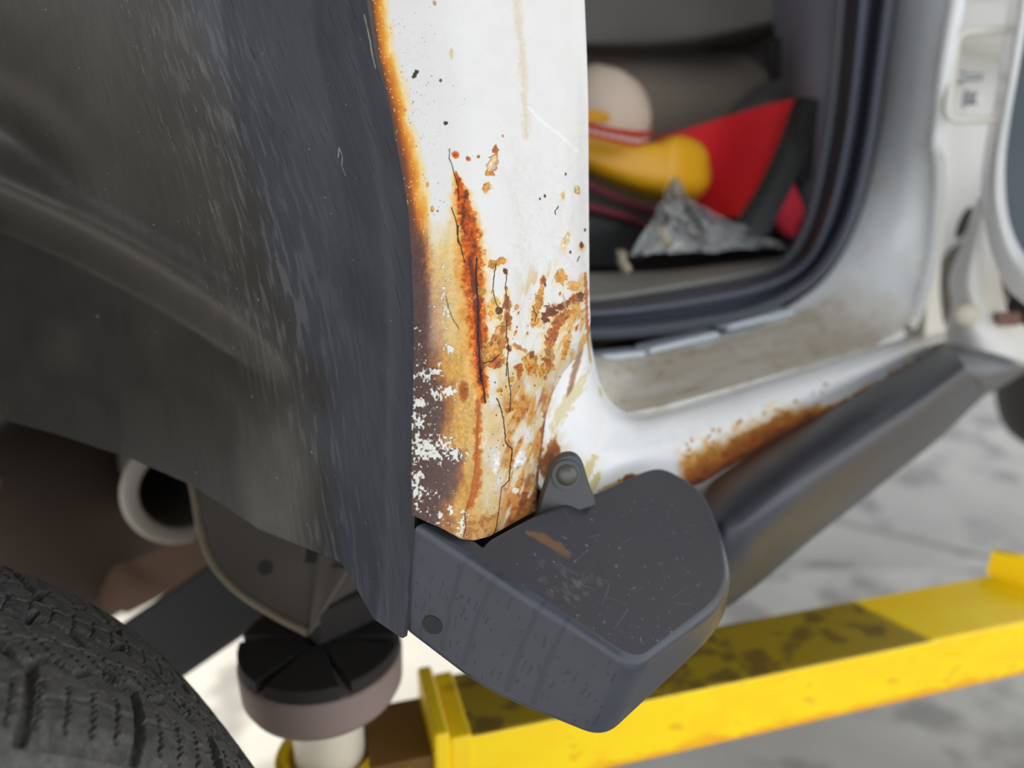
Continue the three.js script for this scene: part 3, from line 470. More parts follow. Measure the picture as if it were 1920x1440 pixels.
// ---- end cap of the moulding ----
{
  const a = P(775, 978, 0.405), b = P(1230, 872, 0.545), c = P(1195, 1250, 0.400), n = b.clone().sub(a).cross(c.clone().sub(a)).normalize(); if (n.y < 0) n.negate();
  const T2 = [[768, 976], [872, 1014], [893, 1034], [912, 1012], [1010, 957], [1130, 914], [1228, 872], [1262, 880], [1322, 918], [1356, 996], [1374, 1084], [1352, 1138], [1198, 1256], [985, 1117]];
  const T = T2.map(([x, y]) => onPlane(x, y, a, n));
  const down = [[752, 1188, .432], [800, 1200, .46], [850, 1180, .47], [900, 1150, .48], [990, 1110, .52], [1120, 1080, .56], [1220, 1050, .58], [1262, 1050, .58], [1318, 1060, .56], [1350, 1100, .535], [1366, 1136, .52], [1334, 1200, .485], [1128, 1394, .432], [905, 1306, .428]];
  const Bt = down.map(([x, y, d]) => P(x, y, d));
  const rad = [0.006, 0.01, 0.004, 0.004, 0.02, 0.02, 0.02, 0.012, 0.025, 0.02, 0.015, 0.02, 0.012, 0.02];
  const rt = roundPoly(T, rad, 7), rb = roundPoly(Bt, rad, 7), ctr = T.reduce((s, p) => s.add(p), V(0, 0, 0)).divideScalar(T.length);
  const layers = [], r = 0.0055, inset = (p, e) => p.clone().addScaledVector(ctr.clone().sub(p).normalize(), e);
  for (let q = 0; q <= 6; q++) { const f = q / 6 * Math.PI / 2; layers.push(rt.map((p, k) => inset(p, r * (1 - Math.sin(f))).addScaledVector(rb[k].clone().sub(p).normalize(), r * (1 - Math.cos(f))))); }
  const cb = Bt.reduce((s, p) => s.add(p), V(0, 0, 0)).divideScalar(Bt.length);
  for (const f of [0.3, 0.6, 0.9]) layers.push(rt.map((p, k) => p.clone().lerp(rb[k], f)));
  for (let q = 1; q <= 5; q++) { const f = q / 5 * Math.PI / 2; layers.push(rt.map((p, k) => { const e = p.clone().lerp(rb[k], 0.9 + 0.1 * Math.sin(f)); return e.lerp(cb, 0.10 * (1 - Math.cos(f))); })); }
  const side = loft(layers, false, true);
  // top face: a fan of rings so that its texture has coordinates in the plane of the face
  const ex = T[12].clone().sub(T[0]).normalize(), ey = n.clone().cross(ex), o = T[0];
  const uvT = (p) => { const q = p.clone().sub(o); return [q.dot(ex) / 0.32 + 0.1, q.dot(ey) / 0.32 + 0.02]; };
  if (uvT(ctr)[1] < 0) ey.negate();
  const ring = layers[0], flat = ring.map((p) => { const q = p.clone().sub(o); return new THREE.Vector2(q.dot(ex), q.dot(ey)); });
  const topGeo = new THREE.BufferGeometry(); let tris = THREE.ShapeUtils.triangulateShape(flat, []).flat();
  { const [e, f, h] = tris.slice(0, 3).map((k) => ring[k]); if (f.clone().sub(e).cross(h.clone().sub(e)).dot(n) < 0) tris = tris.reverse(); }
  topGeo.setAttribute('position', new THREE.Float32BufferAttribute(ring.flatMap((p) => p.toArray()), 3)); topGeo.setAttribute('uv', new THREE.Float32BufferAttribute(ring.flatMap(uvT), 2)); topGeo.setIndex(tris); topGeo.computeVertexNormals();
  const S = new Paint(768, 768, (u, v) => [u * 1000, v * 1000], (x, y) => [x / 1000, y / 1000]);
  S.fill((x, y, k) => { const m = fbm(x / 80, y / 80, 4) - 0.5, f = hash(Math.floor(x * 0.768), Math.floor(y * 0.768)), d = 47 + m * 16 + (f - 0.5) * 6; S.r[k] = 0.5 + m; return [d * 0.97, d * 0.98, d * 1.14]; });
  const at = (px, py) => uvT(onPlane(px, py, a, n)).map((q) => q * 1000);
  const smear = [[990, 1000, 9], [1020, 1012, 15], [1045, 1026, 22], [1060, 1034, 18]].map(([x, y, w]) => [...at(x, y), w]);
  S.stroke(smear, [[0, [122, 82, 44]], [0.6, [110, 78, 50]], [1, [74, 66, 62]]], { alpha: 0.85, rough: 0.6, scale: 24, soft: 0.5 });
  for (let k = 0; k < 150; k++) { const px = 960 + rnd() * 380, py = 930 + rnd() * 280, [x, y] = at(px, py); S.blob(x, y, 1 + rnd() * rnd() * 4, 1 + rnd() * 2.4, rnd() * 3, one([140, 140, 150]), { alpha: 0.25 + 0.4 * rnd(), rough: 0.4, scale: 5 }); }
  for (let k = 0; k < 34; k++) { const [x, y] = at(1010 + (rnd() + rnd()) * 60, 1050 + (rnd() + rnd()) * 40); S.blob(x, y, 5 + rnd() * 9, 4 + rnd() * 7, rnd() * 3, one([92, 88, 98]), { alpha: 0.4, rough: 0.8, scale: 8, soft: 0.8 }); }
  for (let k = 0; k < 22; k++) { const px = 1000 + rnd() * 320, py = 940 + rnd() * 230, L = 8 + rnd() * 40, g = rnd() * 3; const p = at(px, py), q = at(px + Math.cos(g) * L, py + Math.sin(g) * L); S.stroke([[...p, 1.3], [...q, 1]], one([104, 104, 114]), { alpha: 0.3 + 0.2 * rnd(), rough: 0.5, scale: 16 }); }
  M.capTop = new THREE.MeshPhysicalMaterial({ map: S.colour(), roughnessMap: S.roughness(0.34, 0.6), roughness: 1, side: THREE.DoubleSide });
  const cap = part('end_cap', topGeo, M.capTop, cladding, 'dark moulded end cap with a flat scratched top');
  // side wall with water runs and drops
  const per = rt.reduce((s, p, k) => s + p.distanceTo(rt[(k + 1) % rt.length]), 0);
  const W = new Paint(1600, 200, (u, v) => [u * per * 1000, v * 75], (x, y) => [x / per / 1000, y / 75]);
  W.fill((x, y, k) => { const m = fbm(x / 17, y / 25, 4) - 0.5, d = 62 + m * 14; W.r[k] = 0.5 + m; return [d * 0.94, d * 0.99, d * 1.16]; });
  for (let k = 0; k < 120; k++) { const x = per * 1000 * (0.74 + rnd() * 0.26), y = 5 + rnd() * 60, r = 0.35 + rnd() * rnd() * 0.9; W.stroke([[x, y, r], [x + (rnd() - 0.5) * 2, y + 0.8 + rnd() * rnd() * 8, r * 1.1]], one([40, 40, 52]), { alpha: 0.75, rough: 0.4, scale: 3 }); }
  for (const f of [0.80, 0.825, 0.87, 0.9]) W.stroke([[per * 1000 * f, 0, 1.8], [per * 1000 * f + 1, 30, 2.2], [per * 1000 * f - 1, 66, 2.6]], one([44, 52, 60]), { alpha: 0.75, rough: 0.4, scale: 8, soft: 0.5 });
  const su = side.attributes.uv; for (let k = 0; k < su.count; k++) su.setXY(k, su.getX(k) / per, su.getY(k) / 0.075);
  M.capSide = new THREE.MeshPhysicalMaterial({ map: W.colour(), roughnessMap: W.roughness(0.24, 0.42), roughness: 1, side: THREE.DoubleSide });
  part('end_cap_wall', side, M.capSide, cladding, 'side of the end cap with dried water runs');
  part('added_gap_backing', sheet([[P(784, 900, 0.425), P(860, 940, 0.435), P(1015, 880, 0.492)], [P(780, 985, 0.428), P(870, 1040, 0.445), P(1030, 960, 0.500)], [P(780, 1080, 0.445), P(880, 1120, 0.470), P(1040, 1060, 0.52)]], 12, 12, 0.004), mat(0x2c2a2a, 0.8), car);  // dark sheet added so the gap under the pillar stays dark
  // black disc standing in for a shaded notch, low on the rear side
  const pn = T[12].clone().sub(T[0]).cross(Bt[0].clone().sub(T[0])).normalize(); if (pn.dot(EYE.clone().sub(T[0])) < 0) pn.negate(); const pc = onPlane(812, 1170, T[0].clone().lerp(Bt[0], 0.5), pn).addScaledVector(pn, -0.0004);
  part('notch_disc', rod(pc.clone().addScaledVector(pn, -0.004), pc.clone().addScaledVector(pn, 0.0015), 0.0068, 0.006), mat(0x1d1c22, 0.6), cladding, 'small black disc in place of a dark recessed notch');
  // tab with a bolt behind the cap
  const tabN = V(0.1, 0.25, 1).normalize(), tp = P(1062, 905, 0.470);
  const tb = roundPoly([[1000, 985], [1022, 905], [1042, 852], [1088, 846], [1104, 905], [1122, 950]].map(([x, y]) => onPlane(x, y, tp, tabN)), [0.004, 0.008, 0.011, 0.011, 0.008, 0.004], 6);
  const tab = part('mounting_tab', plate(tb, tabN.clone().multiplyScalar(-0.006)), mat(0x4a4a4c, 0.5), car, 'dark rounded tab that fixes the moulding');
  const bc = onPlane(1062, 890, tp, tabN);
  part('washer', rod(bc.clone().addScaledVector(tabN, -0.002), bc.clone().addScaledVector(tabN, 0.0018), 0.0098, 0.0092), mat(0x47474a, 0.45), tab);
  const bolt = new THREE.SphereGeometry(0.0066, 20, 10, 0, Math.PI * 2, 0, Math.PI / 2); bolt.scale(1, 0.6, 1); bolt.applyQuaternion(new THREE.Quaternion().setFromUnitVectors(YY, tabN)); bolt.translate(...bc.clone().addScaledVector(tabN, 0.0015).toArray());
  part('bolt_head', bolt, mat(0x5b5a55, 0.4, { metalness: 0.4 }), tab);
}

// ---- wheel arch liner and flare ----
{
  const LX = table([[-60, 680], [0, 688], [100, 703], [200, 729], [300, 750], [400, 767], [500, 775], [600, 779], [700, 779], [800, 776], [960, 776], [1060, 772], [1200, 752]]);
  // lower rim of the liner as a function of x
  const rim = table([[-120, 748], [0, 785], [120, 818], [250, 862], [360, 910], [430, 955], [485, 992], [560, 1022], [640, 1055], [662, 1092], [700, 1160], [752, 1196], [790, 1200]]);
  const dTop = table([[-0.15, 0.392], [0, 0.400], [0.3, 0.410], [0.6, 0.414], [0.85, 0.405], [0.95, 0.398], [1, 0.3925]]);
  const dLow = table([[-0.15, 0.63], [0, 0.60], [0.3, 0.572], [0.5, 0.538], [0.7, 0.50], [1, 0.43]]);
  const dBot = table([[-0.15, 0.63], [0, 0.60], [0.16, 0.588], [0.36, 0.562], [0.56, 0.525], [0.72, 0.482], [0.85, 0.450], [0.93, 0.432], [1, 0.424]]);
  const nu = 190, nv = 190, g = [];
  for (let j = 0; j <= nv; j++) {
    const row = [];
    for (let i = 0; i <= nu; i++) {
      const f = i / nu, v = j / nv, u = lerp(-0.15, 1, f);
      // lines of constant u lean with the flare edge at the right and fan out to the left
      const xb = u * 760 - 10 * 0, yEnd = rim(u * 756), y = lerp(-60, yEnd, v), x = u * LX(y) * lerp(1, 756 / LX(yEnd), sm(0.6, 1, v));
      let d = lerp(dTop(u), dBot(u), Math.pow(v, 1.3));
      // pressed step: a rounded ledge running down to the right, recessed below it
      const ry = 372 + x * 0.40 + 0.00032 * x * x, s = y - ry, fade = 1 - sm(430, 560, x);
      d = lerp(d, dLow(u), fade * sm(-14, 64, s)); d -= fade * 0.010 * Math.exp(-((s + 28) ** 2) / 1400);
      d += 0.020 * Math.exp(-(((x - 10) / 120) ** 2) - (((y - 235 - x * 0.55) / 62) ** 2));
      d -= 0.008 * Math.exp(-(((u - 0.78) / 0.09) ** 2)) * sm(500, 900, y);
      row.push(P(x, y, d));
    }
    g.push(row);
  }
  const geo = shell(g, 0.004, EYE, (u, v) => [u, v]);
  const S = new Paint(1100, 1100, (u, v) => [u * 1000, v * 1000], (x, y) => [x / 1000, y / 1000]);
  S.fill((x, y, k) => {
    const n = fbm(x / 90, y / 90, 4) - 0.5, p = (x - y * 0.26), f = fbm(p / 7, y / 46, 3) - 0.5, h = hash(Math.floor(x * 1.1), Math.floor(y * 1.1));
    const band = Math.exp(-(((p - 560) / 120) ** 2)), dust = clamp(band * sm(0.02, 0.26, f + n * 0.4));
    let c = mixc([60 + n * 18, 56 + n * 16, 51 + n * 14], [62 + n * 10, 64 + n * 10, 71 + n * 10], sm(520, 640, p + n * 160 + f * 60)); c = mixc(c, [112, 110, 108], dust * 0.45); c = c.map((q) => q + f * 7 + (h - 0.5) * 5);  // warm floor bounce painted brown into the liner, sky blue into the flare
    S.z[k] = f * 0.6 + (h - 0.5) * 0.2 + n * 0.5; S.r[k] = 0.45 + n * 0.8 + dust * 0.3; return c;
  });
  for (let k = 0; k < 260; k++) { const x = rnd() * 1000, y = rnd() * 1000, r = 0.7 + rnd() * rnd() * 3, dk = rnd() < 0.5; S.blob(x, y, r, r * (0.5 + rnd()), rnd() * 3, one(dk ? [34, 33, 34] : [150, 146, 140]), { alpha: 0.3 + 0.5 * rnd(), rough: 0.5, lift: dk ? -1 : 1, soft: 0.5 }); }
  for (let k = 0; k < 130; k++) { const x = 560 + rnd() * 420, y = rnd() * 900, L = 6 + rnd() * 34; S.stroke([[x, y, 0.9], [x + L * 0.32, y + L, 1.2]], one([42, 42, 48]), { alpha: 0.5, rough: 0.8, scale: 4, lift: -1 }); }
  for (let k = 0; k < 90; k++) { const y = rnd() * 720, x = 480 + y * 0.27 + (rnd() - 0.5) * 170, L = 5 + rnd() * 22; S.stroke([[x, y, 0.8], [x + L * 0.3, y + L, 1.1]], one([142, 140, 138]), { alpha: 0.35, rough: 0.8, scale: 4, lift: 0.7 }); }
  S.stroke([[866, 318, 1.2], [872, 300, 1.4], [876, 312, 1], [871, 330, 1.2], [876, 345, 1]], one([150, 148, 136]), { alpha: 0.9, rough: 0.3, lift: 1.5 });
  S.stroke([[988, 70, 1.4], [993, 110, 2], [992, 150, 1.2]], one([176, 170, 140]), { alpha: 0.8, rough: 0.5, lift: 1.5 });
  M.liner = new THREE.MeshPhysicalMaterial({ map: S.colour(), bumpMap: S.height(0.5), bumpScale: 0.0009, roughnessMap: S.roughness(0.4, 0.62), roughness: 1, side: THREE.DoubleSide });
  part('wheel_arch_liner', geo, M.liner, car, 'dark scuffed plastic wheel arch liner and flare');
  const over = [[0, 0], [0.06, 0.05], [0.16, 0.09], [0.34, 0.10]].map(([b, h]) => g[0].filter((_, i) => i % 5 === 0).map((p) => p.clone().addScaledVector(FWD, -b).addScaledVector(YY, h)));
  part('arch_top', sheet(over, 30, 12, 0.004), mat(0x3c3a38, 0.6), car);
  const inw = [0, 0.2, 0.5].map((b) => g.filter((_, j) => j % 5 === 0).map((r) => r[0].clone().addScaledVector(INW, b).addScaledVector(FWD, -b * 0.3)));
  part('inner_wheelhouse', sheet(inw, 30, 8, 0.004), mat(0x3c3a38, 0.6), car);
  part('rear_arch_half', mergeGeometries([carBox(-0.90, -0.86, 0.98, 1.52, 0.06, 0.56), carBox(-0.88, -0.2, 1.07, 1.52, 0.56, 0.59)]), mat(0x3c3a38, 0.6), car);
}

// ---- rear wheel: tyre with grooved tread, rim ----
{
  const R = 0.325, WID = 0.20, C = A(-0.415, 0.868, 0.012), RT = new THREE.Group(); RT.name = 'wheel'; car.add(RT);
  const zig = (th, ph, amp) => { const t = th * 14 + ph, f = t - Math.floor(t); return amp * (Math.abs(f * 2 - 1) - 0.5); };
  const groove = (d, w) => 1 - sm(w * 0.6, w, Math.abs(d));
  const depth = (th, w) => {                                        // metres cut into the tread at angle th, width w (0 outer .. 1 inner)
    const s = w * WID; let h = 0;
    for (const [c, ph, wd, dp] of [[0.27, 0, 0.0035, 0.005], [0.5, 0.4, 0.004, 0.006], [0.73, 0.1, 0.0035, 0.005]]) h = Math.max(h, dp * groove(s - c * WID - zig(th, ph, 0.010), wd));
    const lane = w < 0.27 ? 0 : w < 0.5 ? 1 : w < 0.73 ? 2 : 3, sl = [0.5, -0.9, 0.9, -0.5][lane];
    const t = th * 6 + sl * w * 1.4 + lane * 0.37, f = (t - Math.floor(t) - 0.5) / 6 * R;
    h = Math.max(h, 0.006 * groove(f, 0.0032) * (lane === 0 || lane === 3 ? 1 : sm(0.25, 0.5, Math.abs(((w - [0, 0.27, 0.5, 0.73][lane]) / 0.23) - 0.5) * 2)));
    const t2 = th * 26 + sl * w * 6 + lane * 0.2, z2 = zig(w * 3 + lane, 0.2, 0.14), f2 = ((t2 + z2) - Math.floor(t2 + z2) - 0.5) / 26 * R, on = sm(0.15, 0.25, Math.abs(((w * 4.35) % 1) - 0.5) < 0.32 ? 1 : 0);
    h = Math.max(h, 0.0035 * groove(f2, 0.0009) * on);
    for (const c of [0.13, 0.385, 0.615, 0.87]) h = Math.max(h, 0.0018 * groove(s - c * WID - zig(th * 0.5, 0.3, 0.004), 0.0012));
    return h;
  };
  const prof = table([[0, 0.014], [0.06, 0.006], [0.14, 0.0022], [0.3, 0.0005], [0.5, 0], [0.7, 0.0005], [0.86, 0.0022], [0.94, 0.006], [1, 0.014]]);
  const ring = (t0, t1, nt, nw, detail) => {
    const g = []; for (let j = 0; j <= nt; j++) { const th = lerp(t0, t1, j / nt), row = []; for (let i = 0; i <= nw; i++) { const w = i / nw, r = R - prof(w) - (detail ? depth(th, w) * sm(0, 0.03, w) * sm(0, 0.03, 1 - w) : 0.002) + (detail ? (fbm(th * 120, w * 60, 2) - 0.5) * 0.0005 : 0); row.push(C.clone().addScaledVector(INW, w * WID).addScaledVector(FWD, Math.cos(th) * r).addScaledVector(YY, Math.sin(th) * r)); } g.push(row); }
    return shell(g, 0, C.clone().addScaledVector(INW, WID / 2).addScaledVector(FWD, 5).addScaledVector(YY, 5), (u, v) => [u * WID / 0.1, v * (t1 - t0) * R / 0.1]);
  };
  const side = (s) => { const pr = [[R - 0.014, 0], [R - 0.03, -0.006], [R - 0.06, -0.010], [R - 0.09, -0.006], [R - 0.115, 0.004], [R - 0.12, 0.02]], g = []; for (let j = 0; j <= 96; j++) { const th = j / 96 * Math.PI * 2; g.push(pr.map(([r, o]) => C.clone().addScaledVector(INW, s ? WID - o : o).addScaledVector(FWD, Math.cos(th) * r).addScaledVector(YY, Math.sin(th) * r))); } return shell(g, 0, C.clone().addScaledVector(INW, s ? 5 : -5), (u, v) => [u, v * 20]); };
  const rt = tex(256, 256, (u, v) => { const f = hash(Math.floor(u * 256), Math.floor(v * 256)), n = fbm(u * 20, v * 20, 3) - 0.5, k = 80 + n * 40 + (f - 0.5) * 30 + (f > 0.996 ? 50 : 0); return [k, k * 0.98, k * 0.95]; });
  const rb = tex(256, 256, (u, v) => 128 + (fbm(u * 40, v * 40, 3) - 0.5) * 200, false);
  const tyreMat = new THREE.MeshStandardMaterial({ map: rt, bumpMap: rb, bumpScale: 0.0006, roughness: 0.85, side: THREE.DoubleSide });
  const tread = mergeGeometries([ring(-0.35, 2.0, 820, 190, true), ring(2.0, Math.PI * 2 - 0.35, 120, 30, false), side(0), side(1)]);
  part('tyre', tread, tyreMat, RT, 'black tyre with zigzag sipes and worn tread blocks');
  const rim = [[0.205, 0.02], [0.20, 0.03], [0.17, 0.05], [0.06, 0.06], [0.0, 0.06]], lg = new THREE.LatheGeometry(rim.map(([r, y]) => new THREE.Vector2(Math.max(0.0005, r), y)), 48);
  lg.applyQuaternion(new THREE.Quaternion().setFromUnitVectors(YY, INW)); lg.translate(C.x, C.y, C.z);
  part('wheel_disc', lg, mat(0x6a6d70, 0.4, { metalness: 0.7 }), RT);
  const inner = new THREE.CylinderGeometry(0.205, 0.205, 0.15, 48, 1, true); inner.applyQuaternion(new THREE.Quaternion().setFromUnitVectors(YY, INW)); inner.translate(...C.clone().addScaledVector(INW, 0.1).toArray());
  part('wheel_barrel', inner, mat(0x3c3a38, 0.6, { metalness: 0.5 }), RT);
}

// ---- underbody ----
{
  const under = mat(0x6a625a, 0.75), rusty = mat(0x5e4634, 0.85), darkMetal = mat(0x3b3c40, 0.55);
  // folded chassis bracket above the lift pad
  const q = (x, y, d) => P(x, y, d);
  const rim = [[346, 860], [362, 915], [374, 985], [396, 1050], [440, 1103], [512, 1152], [578, 1187]], topE = [[640, 900], [650, 930], [660, 950], [670, 965], [680, 975], [686, 985], [690, 1000]];
  const face = rim.map(([x, y], k) => [q(x, y, lerp(0.70, 0.615, k / 6)), q(lerp(x, topE[k][0], 0.35), lerp(y, topE[k][1], 0.35), lerp(0.70, 0.625, k / 6)), q(topE[k][0], topE[k][1], lerp(0.68, 0.63, k / 6))]);
  let braG = sheet(face, 30, 50, 0.005);
  { const ev = new Evaluator(); ev.useGroups = false; const cut = (g) => { const b = new Brush(braG), k = new Brush(g); b.updateMatrixWorld(); k.updateMatrixWorld(); braG = ev.evaluate(b, k, SUBTRACTION).geometry; };
    const c1 = q(497, 1064, 0.63), v1 = EYE.clone().sub(c1).normalize(); cut(rod(c1.clone().addScaledVector(v1, -0.06), c1.clone().addScaledVector(v1, 0.05), 0.0066));
    cut(new THREE.BoxGeometry(0.040, 0.013, 0.12).applyMatrix4(new THREE.Matrix4().makeBasis(V(1, 0, 0), UP, FW.clone().negate())).translate(...q(604, 1050, 0.63).toArray())); }
  const br = part('chassis_bracket', braG, under, car, 'grey folded steel chassis bracket with holes');
  part('bracket_flange', tube(rim.map(([x, y], k) => q(x, y, lerp(0.70, 0.615, k / 6) - 0.002)), 0.0032, 50, 8), mat(0x8a7c68, 0.7), br);
  part('bracket_side', sheet([[q(578, 1187, 0.615), q(640, 1142, 0.64), q(724, 1082, 0.67)], [q(588, 1130, 0.62), q(650, 1092, 0.645), q(712, 1048, 0.67)], [q(600, 1040, 0.63), q(650, 1010, 0.65), q(700, 980, 0.67)]], 16, 16, 0.004), mat(0x554f4a, 0.7), br);
  // crossmember
  { const a = q(270, 1230, 0.80), b = q(455, 1103, 0.80), x = b.clone().sub(a).normalize(), y = UP.clone().addScaledVector(x, -UP.dot(x)).normalize(), z = x.clone().cross(y);
    part('crossmember', boxIn(x, y, z, 0.34, 0.080, 0.05, 0.008, a.clone().lerp(b, 0.55)), darkMetal, car, 'dark grey square chassis tube'); }
  // exhaust silencer, rusty hanger, pale pipe mouth
  part('silencer', (() => { const g = new THREE.CapsuleGeometry(0.15, 0.26, 10, 32); g.applyQuaternion(new THREE.Quaternion().setFromUnitVectors(YY, V(0.5, 0.15, 0.85).normalize())); g.translate(...q(110, 930, 1.14).toArray()); return g; })(), mat(0x4a3c32, 0.8), car, 'brown stained exhaust silencer');
  part('hanger_bracket', sheet([[q(180, 1120, 0.95), q(215, 1062, 0.93), q(262, 1046, 0.92), q(380, 1000, 0.86)], [q(200, 1140, 0.94), q(250, 1100, 0.92), q(300, 1070, 0.91), q(400, 1030, 0.86)], [q(240, 1150, 0.94), q(300, 1120, 0.92), q(350, 1090, 0.9), q(420, 1060, 0.86)]], 24, 14, 0.006), rusty, car, 'rust-brown exhaust hanger');
  { const c = q(342, 916, 0.86), nn = V(0.55, 0.12, 0.82).normalize(), tq = new THREE.Quaternion().setFromUnitVectors(V(0, 0, 1), nn);
    const pipeMat = mat(0x6e665c, 0.7), g = new THREE.TorusGeometry(0.054, 0.0095, 14, 60); g.applyQuaternion(tq); g.translate(c.x, c.y, c.z); const rimm = part('pipe_mouth', g, mat(0xb4aea2, 0.45), car, 'pale rolled rim of an open pipe');
    const cy = new THREE.CylinderGeometry(0.046, 0.046, 0.30, 40, 1, true); cy.rotateX(Math.PI / 2); cy.applyQuaternion(tq); cy.translate(...c.clone().addScaledVector(nn, -0.15).toArray()); part('pipe_wall', cy, pipeMat, rimm);
    part('pipe_back', rod(c.clone().addScaledVector(nn, -0.305), c.clone().addScaledVector(nn, -0.30), 0.046), pipeMat, rimm); }
  for (const [x, d] of [[6, 0.9], [44, 0.92]]) part('spring_link', tube([q(x - 18, 900, d), q(x - 6, 960, d), q(x + 8, 1020, d), q(x + 16, 1090, d)], 0.012, 20, 10), mat(0x9c8474, 0.6), car);
  // floor pan and body shell: what keeps the sun off
  part('floor_pan', mergeGeometries([carBox(-0.02, 1.0, 1.05, 1.085, 0.20, 1.5), carBox(-1.36, -0.1, 1.50, 1.54, 0.10, 1.5), carBox(1.0, 2.2, 1.06, 1.12, 0.12, 1.5)]), mat(0x4a443e, 0.85), car);
  part('body_shell', mergeGeometries([carBox(-1.4, 1.3, 2.25, 2.3, 0.06, 1.54, 0.02), carBox(-1.4, 2.3, 1.05, 2.25, 1.50, 1.54, 0.015), carBox(-1.42, -1.36, 1.05, 2.3, 0.06, 1.5, 0.02), carBox(1.2, 2.3, 1.5, 1.56, 0.12, 1.5, 0.02), carBox(2.26, 2.32, 0.95, 1.55, 0.12, 1.5, 0.02), carBox(1.2, 1.24, 1.1, 2.25, 0.26, 1.5, 0.01)]), M.white, car);
  part('rear_side_panel', mergeGeometries([carBox(-1.4, -0.10, 1.56, 2.25, 0.05, 0.09, 0.02), carBox(-1.4, -0.88, 0.98, 1.57, 0.05, 0.09, 0.02)]), M.white, car);
}

// ---- front pillar recess, open door and its hinge ----
{
  const rec = [[[1762, -80], [1800, -80], [1930, -80]], [[1752, 120], [1800, 120], [1930, 120]], [[1744, 260], [1796, 260], [1920, 260]], [[1742, 400], [1792, 400], [1900, 400]], [[1730, 520], [1780, 520], [1880, 520]], [[1712, 602], [1762, 604], [1860, 608]], [[1700, 636], [1770, 636], [1850, 640]]];
  part('hinge_recess', sheet(rec.map((r) => r.map(([x, y], k) => Q(x, y, [0.10, 0.30, 0.34][k]))), 30, 60, 0.004), M.white, car, 'white recess behind the hinge');
  // rounded outer lip of the pillar
  part('pillar_lip', tube([[1806, -80], [1790, 20], [1772, 130], [1760, 240], [1756, 270], [1762, 300], [1758, 400], [1744, 500], [1716, 590], [1700, 616]].map(([x, y]) => Q(x, y, 0.066)), 0.0085, 90, 12), M.white, car);
  const oval = new THREE.SphereGeometry(0.02, 20, 14); oval.scale(0.45, 1.3, 0.35); oval.rotateZ(-0.25); oval.translate(...Q(1808, 418, 0.128).toArray()); part('hole_inset', oval, mat(0x23272c, 0.6), car, 'dark oval standing in for a hole in the recess');  // dark ellipsoid in place of an oval hole
  part('pillar_foot', sheet([[Q(1730, 440, 0.1), Q(1752, 440, 0.085), Q(1768, 440, 0.11)], [Q(1726, 540, 0.1), Q(1742, 540, 0.078), Q(1762, 540, 0.11)], [Q(1714, 600, 0.09), Q(1740, 600, 0.064), Q(1768, 600, 0.1)], [Q(1700, 640, 0.08), Q(1742, 645, 0.052), Q(1778, 640, 0.09)]], 16, 30, 0.004), mat(0xd8d4c8, 0.4), car);
  // door
  const door = new THREE.Group(); door.name = 'door'; door.userData.label = 'open white door edge with dark inner card'; car.add(door);
  const e0 = [[1905, -80, 0.86], [1890, 40, 0.87], [1870, 180, 0.88], [1850, 280, 0.885], [1843, 360, 0.89], [1852, 430, 0.89], [1872, 500, 0.885], [1905, 550, 0.87], [1960, 590, 0.85]];
  const e1 = [[1945, -80, 0.82], [1922, 60, 0.83], [1898, 200, 0.845], [1886, 290, 0.85], [1885, 360, 0.855], [1894, 420, 0.855], [1915, 468, 0.85], [1945, 500, 0.835], [1990, 520, 0.82]];
  const fr = [0, 0.25, 0.6, 1].map((f, r) => e0.map((a, k) => P(lerp(a[0], e1[k][0], f), lerp(a[1], e1[k][1], f), lerp(a[2], e1[k][2], f) - [0, 0.012, 0.014, 0][r])));
  part('door_frame', sheet(fr, 80, 20, 0.006), M.white, door);
  part('door_card', sheet([e1.map(([x, y, d]) => P(x - 2, y, d + 0.004)), e1.map(([x, y, d]) => P(x + 120, lerp(y, 300, 0.25), d - 0.03)), e1.map(([x, y, d]) => P(x + 320, lerp(y, 300, 0.5), d - 0.12))], 50, 20, 0.01), mat(0x5a636c, 0.6), door, 'blue-grey plastic door card');
  part('door_skin', sheet([e0.map(([x, y, d]) => P(x, y, d + 0.004)), e0.map(([x, y, d]) => P(x + 150, y, d + 0.02)), e0.map(([x, y, d]) => P(x + 420, y, d - 0.08))], 40, 10, 0.003), M.white, door);
  // wire check loop between pillar and door, with its bolts
  const lp = [[1900, 54], [1860, 57], [1812, 60], [1798, 68], [1792, 86], [1784, 140], [1777, 190], [1776, 212], [1787, 223], [1820, 224], [1872, 224]].map(([x, y]) => P(x, y, lerp(0.875, 0.862, clamp((x - 1776) / 120))));
  part('check_loop', tube(lp, 0.0043, 90, 10), mat(0xe6e3da, 0.35), door, 'cream painted wire loop');
  const b0 = P(1799, 145, 0.955), b1 = P(1843, 144, 0.945); part('hinge_bolt', mergeGeometries([rod(b0, b1, 0.0046, 0.004), rod(P(1797, 145, 0.955), P(1806, 145, 0.953), 0.0085, 0.008)]), M.steel, door);
  const c0 = P(1806, 186, 0.955), c1 = P(1834, 184, 0.945); part('hinge_nut', mergeGeometries([rod(c0, c1, 0.0075, 0.007, 6), rod(P(1808, 186, 0.957), P(1814, 186, 0.955), 0.0115, 0.0115)]), M.steel, door);
  // lower hinge casting
  const wg = [[[1832, 372, 0.935], [1842, 370, 0.915], [1856, 380, 0.93]], [[1806, 450, 0.94], [1832, 450, 0.905], [1864, 460, 0.93]], [[1780, 520, 0.945], [1822, 520, 0.9], [1878, 530, 0.93]], [[1784, 570, 0.945], [1830, 580, 0.905], [1890, 585, 0.93]], [[1776, 606, 0.945], [1832, 612, 0.9], [1930, 622, 0.92]], [[1772, 640, 0.945], [1840, 656, 0.905], [1940, 682, 0.9]]];
